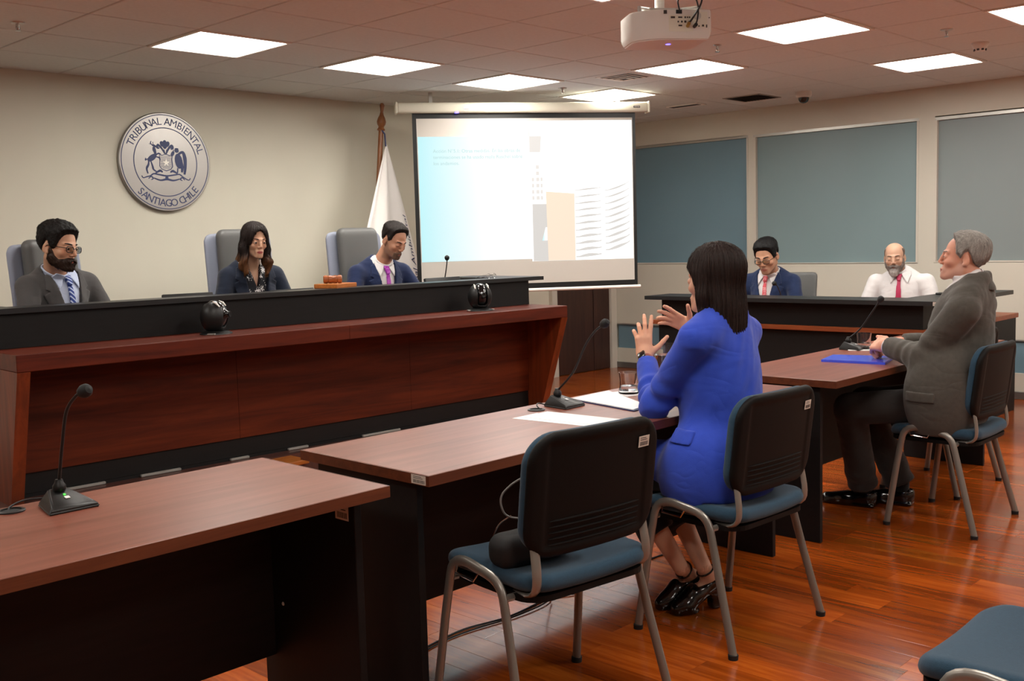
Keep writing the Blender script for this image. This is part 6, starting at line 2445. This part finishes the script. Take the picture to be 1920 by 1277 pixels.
def legs_cloth(P):
    d = None
    for kn, an, sd in ((W.knL, W.anL, 1), (W.knR, W.anR, -1)):
        hip = W.pelvis + np.array([.085 * sd, 0, -.02])
        mid = kn * .36 + an * .64
        x = smin(d_cap(P, hip, kn, .080, .066), d_cap(P, kn, mid, .066, .072), .02)
        ax = unit(an - kn).astype(np.float32)
        x = smax(x, (P - A3(mid)) @ ax, .004)
        d = x if d is None else smin(d, x, .02)
    return d + .004 * noise3(P, 30, 2)


lo_, hi_ = W.bounds([W.pelvis, W.knL, W.knR, W.anL, W.anR], .12)
sdf_obj('culottes', legs_cloth, lo_, hi_, .008, 'culotte', W.e, 1)


def heel_shoe(s, heel, toe, ank):
    a, b, an = s.loc(heel), s.loc(toe), np.array(ank)
    u = unit(np.array([b[0] - a[0], b[1] - a[1], 0]))
    v = np.array([-u[1], u[0], 0])
    L = float(np.linalg.norm((b - a)[:2]))

    def fr(P):
        q = P - A3(a)
        return np.stack([q @ u.astype(np.float32), q @ v.astype(np.float32), P[:, 2]], 1)

    def foot(P):
        Q = fr(P)
        return smin(d_chain(Q, [(.03, 0, .098), (L * .5, 0, .070), (L - .04, 0, .030)], [.026, .028, .022], .02), d_cap(P, an, a + u * .04 + np.array([0, 0, .105]), .029, .030), .02)

    def f(P):
        Q = fr(P)
        x, y, z = Q.T
        d = d_chain(Q, [(.03, 0, .094), (L * .5, 0, .066), (L - .065, 0, .032), (L - .028, 0, .024)], [.034, .036, .037, .026], .02)
        d = smin(d, smax(foot(P) - .005, z - .14, .004), .006)
        d = smax(d, z - np.interp(x, [0, .04, .085, .105, .125, .16], [.132, .118, .100, .098, .15, .3]).astype(np.float32), .004)
        hl_ = smax(d_box(Q, (.022 + 0, 0, .045), (.022, .023, .045), .010), np.abs(x - .022 - (z - .045) * .12) - .026, .006)
        d = smin(d, hl_, .012)
        sole = smax(d_chain(Q, [(L - .085, 0, .010), (L - .032, 0, .010)], [.034, .026], .01), np.abs(z - .008) - .008, .003)
        d = smin(d, sole, .006)
        return smax(d, -(z - .001), .001)
    lo, hi = s.bounds([a, b, an], .07)
    lo[2] = -.006
    so = sdf_obj('heeled_shoe', f, lo, hi, .0048, 'shoe', s.e, 1)
    sdf_obj('foot', foot, lo, hi, .006, 'skin', s.e, 1, lambda v_: np.tile(np.array(lin('c08f76')[:3]), (len(v_), 1)))
    n_ = unit(an - (a + u * .04 + np.array([0, 0, .105])))
    cc = an * .8 + (a + u * .04 + np.array([0, 0, .105])) * .2
    q = Vector(n_).to_track_quat('Z', 'Y').to_matrix().to_4x4()
    m = MB()
    m.tube([(Matrix.Translation(Vector(cc)) @ q) @ Vector((.033 * math.cos(t), .033 * math.sin(t), .004 * math.cos(t))) for t in [2 * PI * k / 20 for k in range(20)]], .0035, 6, closed=True)
    m.obj('ankle_strap', 'shoe', so, True)
    MB().tube([(Matrix.Translation(Vector(cc)) @ q) @ Vector((.036 * math.cos(2.4), .036 * math.sin(2.4), z)) for z in (-.005, .005)], .004, 6).obj('strap_buckle', 'chrome', so, True)


heel_shoe(W, (.865, -4.945, 0), (.668, -4.862, 0), W.anR)
heel_shoe(W, (.865, -4.865, 0), (.675, -4.785, 0), W.anL)
# smartwatch on the left wrist, ring on the right hand
wv_, we_ = W.wrL, W.elL
ax_ = unit(wv_ - we_)
q_ = Vector(ax_).to_track_quat('Z', 'Y').to_matrix().to_4x4()
wc = wv_ + ax_ * .004
MB().tube([(Matrix.Translation(Vector(wc)) @ q_) @ Vector((.0265 * math.cos(t), .0265 * math.sin(t), 0)) for t in [2 * PI * k / 24 for k in range(24)]], 1.0, 8, flat=(.010, .0022, tuple(ax_)), closed=True).obj('watch_strap', 'strap_pink', W.e, True)
bk_dir = unit(np.array((-.85, -.20, .2)) @ W.Rw)
bk_dir = unit(bk_dir - ax_ * (bk_dir @ ax_))
sd_ = np.cross(ax_, bk_dir)
Tw = Matrix(((sd_[0], ax_[0], bk_dir[0], 0), (sd_[1], ax_[1], bk_dir[1], 0), (sd_[2], ax_[2], bk_dir[2], 0), (0, 0, 0, 1)))
MB().rbox((-.017, -.018, .022), (.017, .018, .033), .005, 2, Matrix.Translation(Vector(wc)) @ Tw).obj('watch_case', 'watch', W.e, True)

# ---------------------------------------------------------------- grey haired man on the right
G = seated('grey haired man in charcoal check suit sitting in profile with folded hands', (2.62, -5.15, 0), 190, (2.62, -5.225, 1.125), (2.61, -5.135, .575), (2.615, -5.185, 1.262), 199, -7, 0, .205,
           (0, 0, 0), (0, 0, 0), (0, 0, 0), (0, 0, 0), drop=.095, slope=.06, armk=1.1, sfold=.006, hand=1.08, hs=.95, bulk=1.12, res=.0075, hres=.0036, nr=.060, nose=.85, belly=1.12)
G.elL, G.elR = G.loc((2.425, -5.075, .80)), G.loc((2.88, -5.02, .82))
G.wrL, G.wrR = G.loc((2.53, -4.865, .835)), G.loc((2.735, -4.845, .83))
G.handL = dict(dir=(.45, .80, -.02), back=(-.62, .0, .70), curl=(44, 50, 55, 58), spread=(4, 1, -2, -5), thumb=(30, -6, 30), res=.004, tone='cf967c')
G.handR = dict(dir=(-.62, .62, .02), back=(.30, .35, .85), curl=(40, 44, 46, 48), spread=(5, 1, -2, -6), thumb=(34, 0, 20), res=.004, tone='cf967c')
G.knL, G.knR = G.loc((2.375, -4.74, .535)), G.loc((2.62, -4.70, .53))
G.anL, G.anR = G.loc((2.565, -4.715, .115)), G.loc((2.715, -4.845, .115))
G.body('cc9078', 'a8685c', stubble=('b8a8a0', .25))
G.hairmesh('hair', lambda Q: hair_short(Q, 'receding', .022, .014, 1, .003, 51), '8f8a84', strands=(4500, .016, .001, .3, False, .0007), colf=lambda v, c: c * (1 + .35 * noise3(v.astype(np.float32) * np.array([1, 1, .5], np.float32), 220, 3))[:, None])
G.brows('75655a', .002)
G.shirt('shirt_white')


def g_skirt(P, t):
    c = G.pelvis
    d = d_ell(P, c + np.array([0, .0, -.03]), (.220, .160, .17))
    return smin(d, d_ell(P, c + np.array([.18, -.01, .05]), (.128, .165, .25)), .06)


def g_hem(P, t):
    lo = np.where(np.abs(P[:, 0]) > .225, .446, .484)
    return lo - P[:, 2]


gj = G.jacket('suit_brown', V=(.075, .05, -.30), seed=24, skirt=g_skirt, hem=g_hem, foldamp=.004, arm=(.070, .060, .046), scale_gap=.014, lapel=False)
s_gap, s_amp, s_seed = .014, .004, 24
flap(G, gj, 'suit_brown', (2.36, -5.10, .63), (.09, .07), .024, 0, skirt=g_skirt)
axg = unit(G.wrL - G.elL)
qg = Vector(axg).to_track_quat('Z', 'Y').to_matrix().to_4x4()
MB().tube([(Matrix.Translation(Vector(G.wrL + axg * .004)) @ qg) @ Vector((.037 * math.cos(t), .037 * math.sin(t), 0)) for t in [2 * PI * k / 20 for k in range(20)]], 1.0, 8, flat=(.010, .0035, tuple(axg)), closed=True).obj('shirt_cuff', 'shirt_white', G.e, True)
trousers(G, 'trousers', cut=.0, r=(.092, .076, .074, .074))
for an, hl_, nm in ((G.anL, (2.60, -4.775), 'sock'), (G.anR, (2.72, -4.89), 'sock')):
    MB().tube([an + np.array([0, 0, .06]), an, np.array([an[0], an[1], .075])], .046, 14).obj('sock', 'sock', G.e, True)
shoe(G, (2.585, -4.775, 0), (2.545, -4.50, 0))
shoe(G, (2.735, -4.905, 0), (2.685, -4.635, 0))
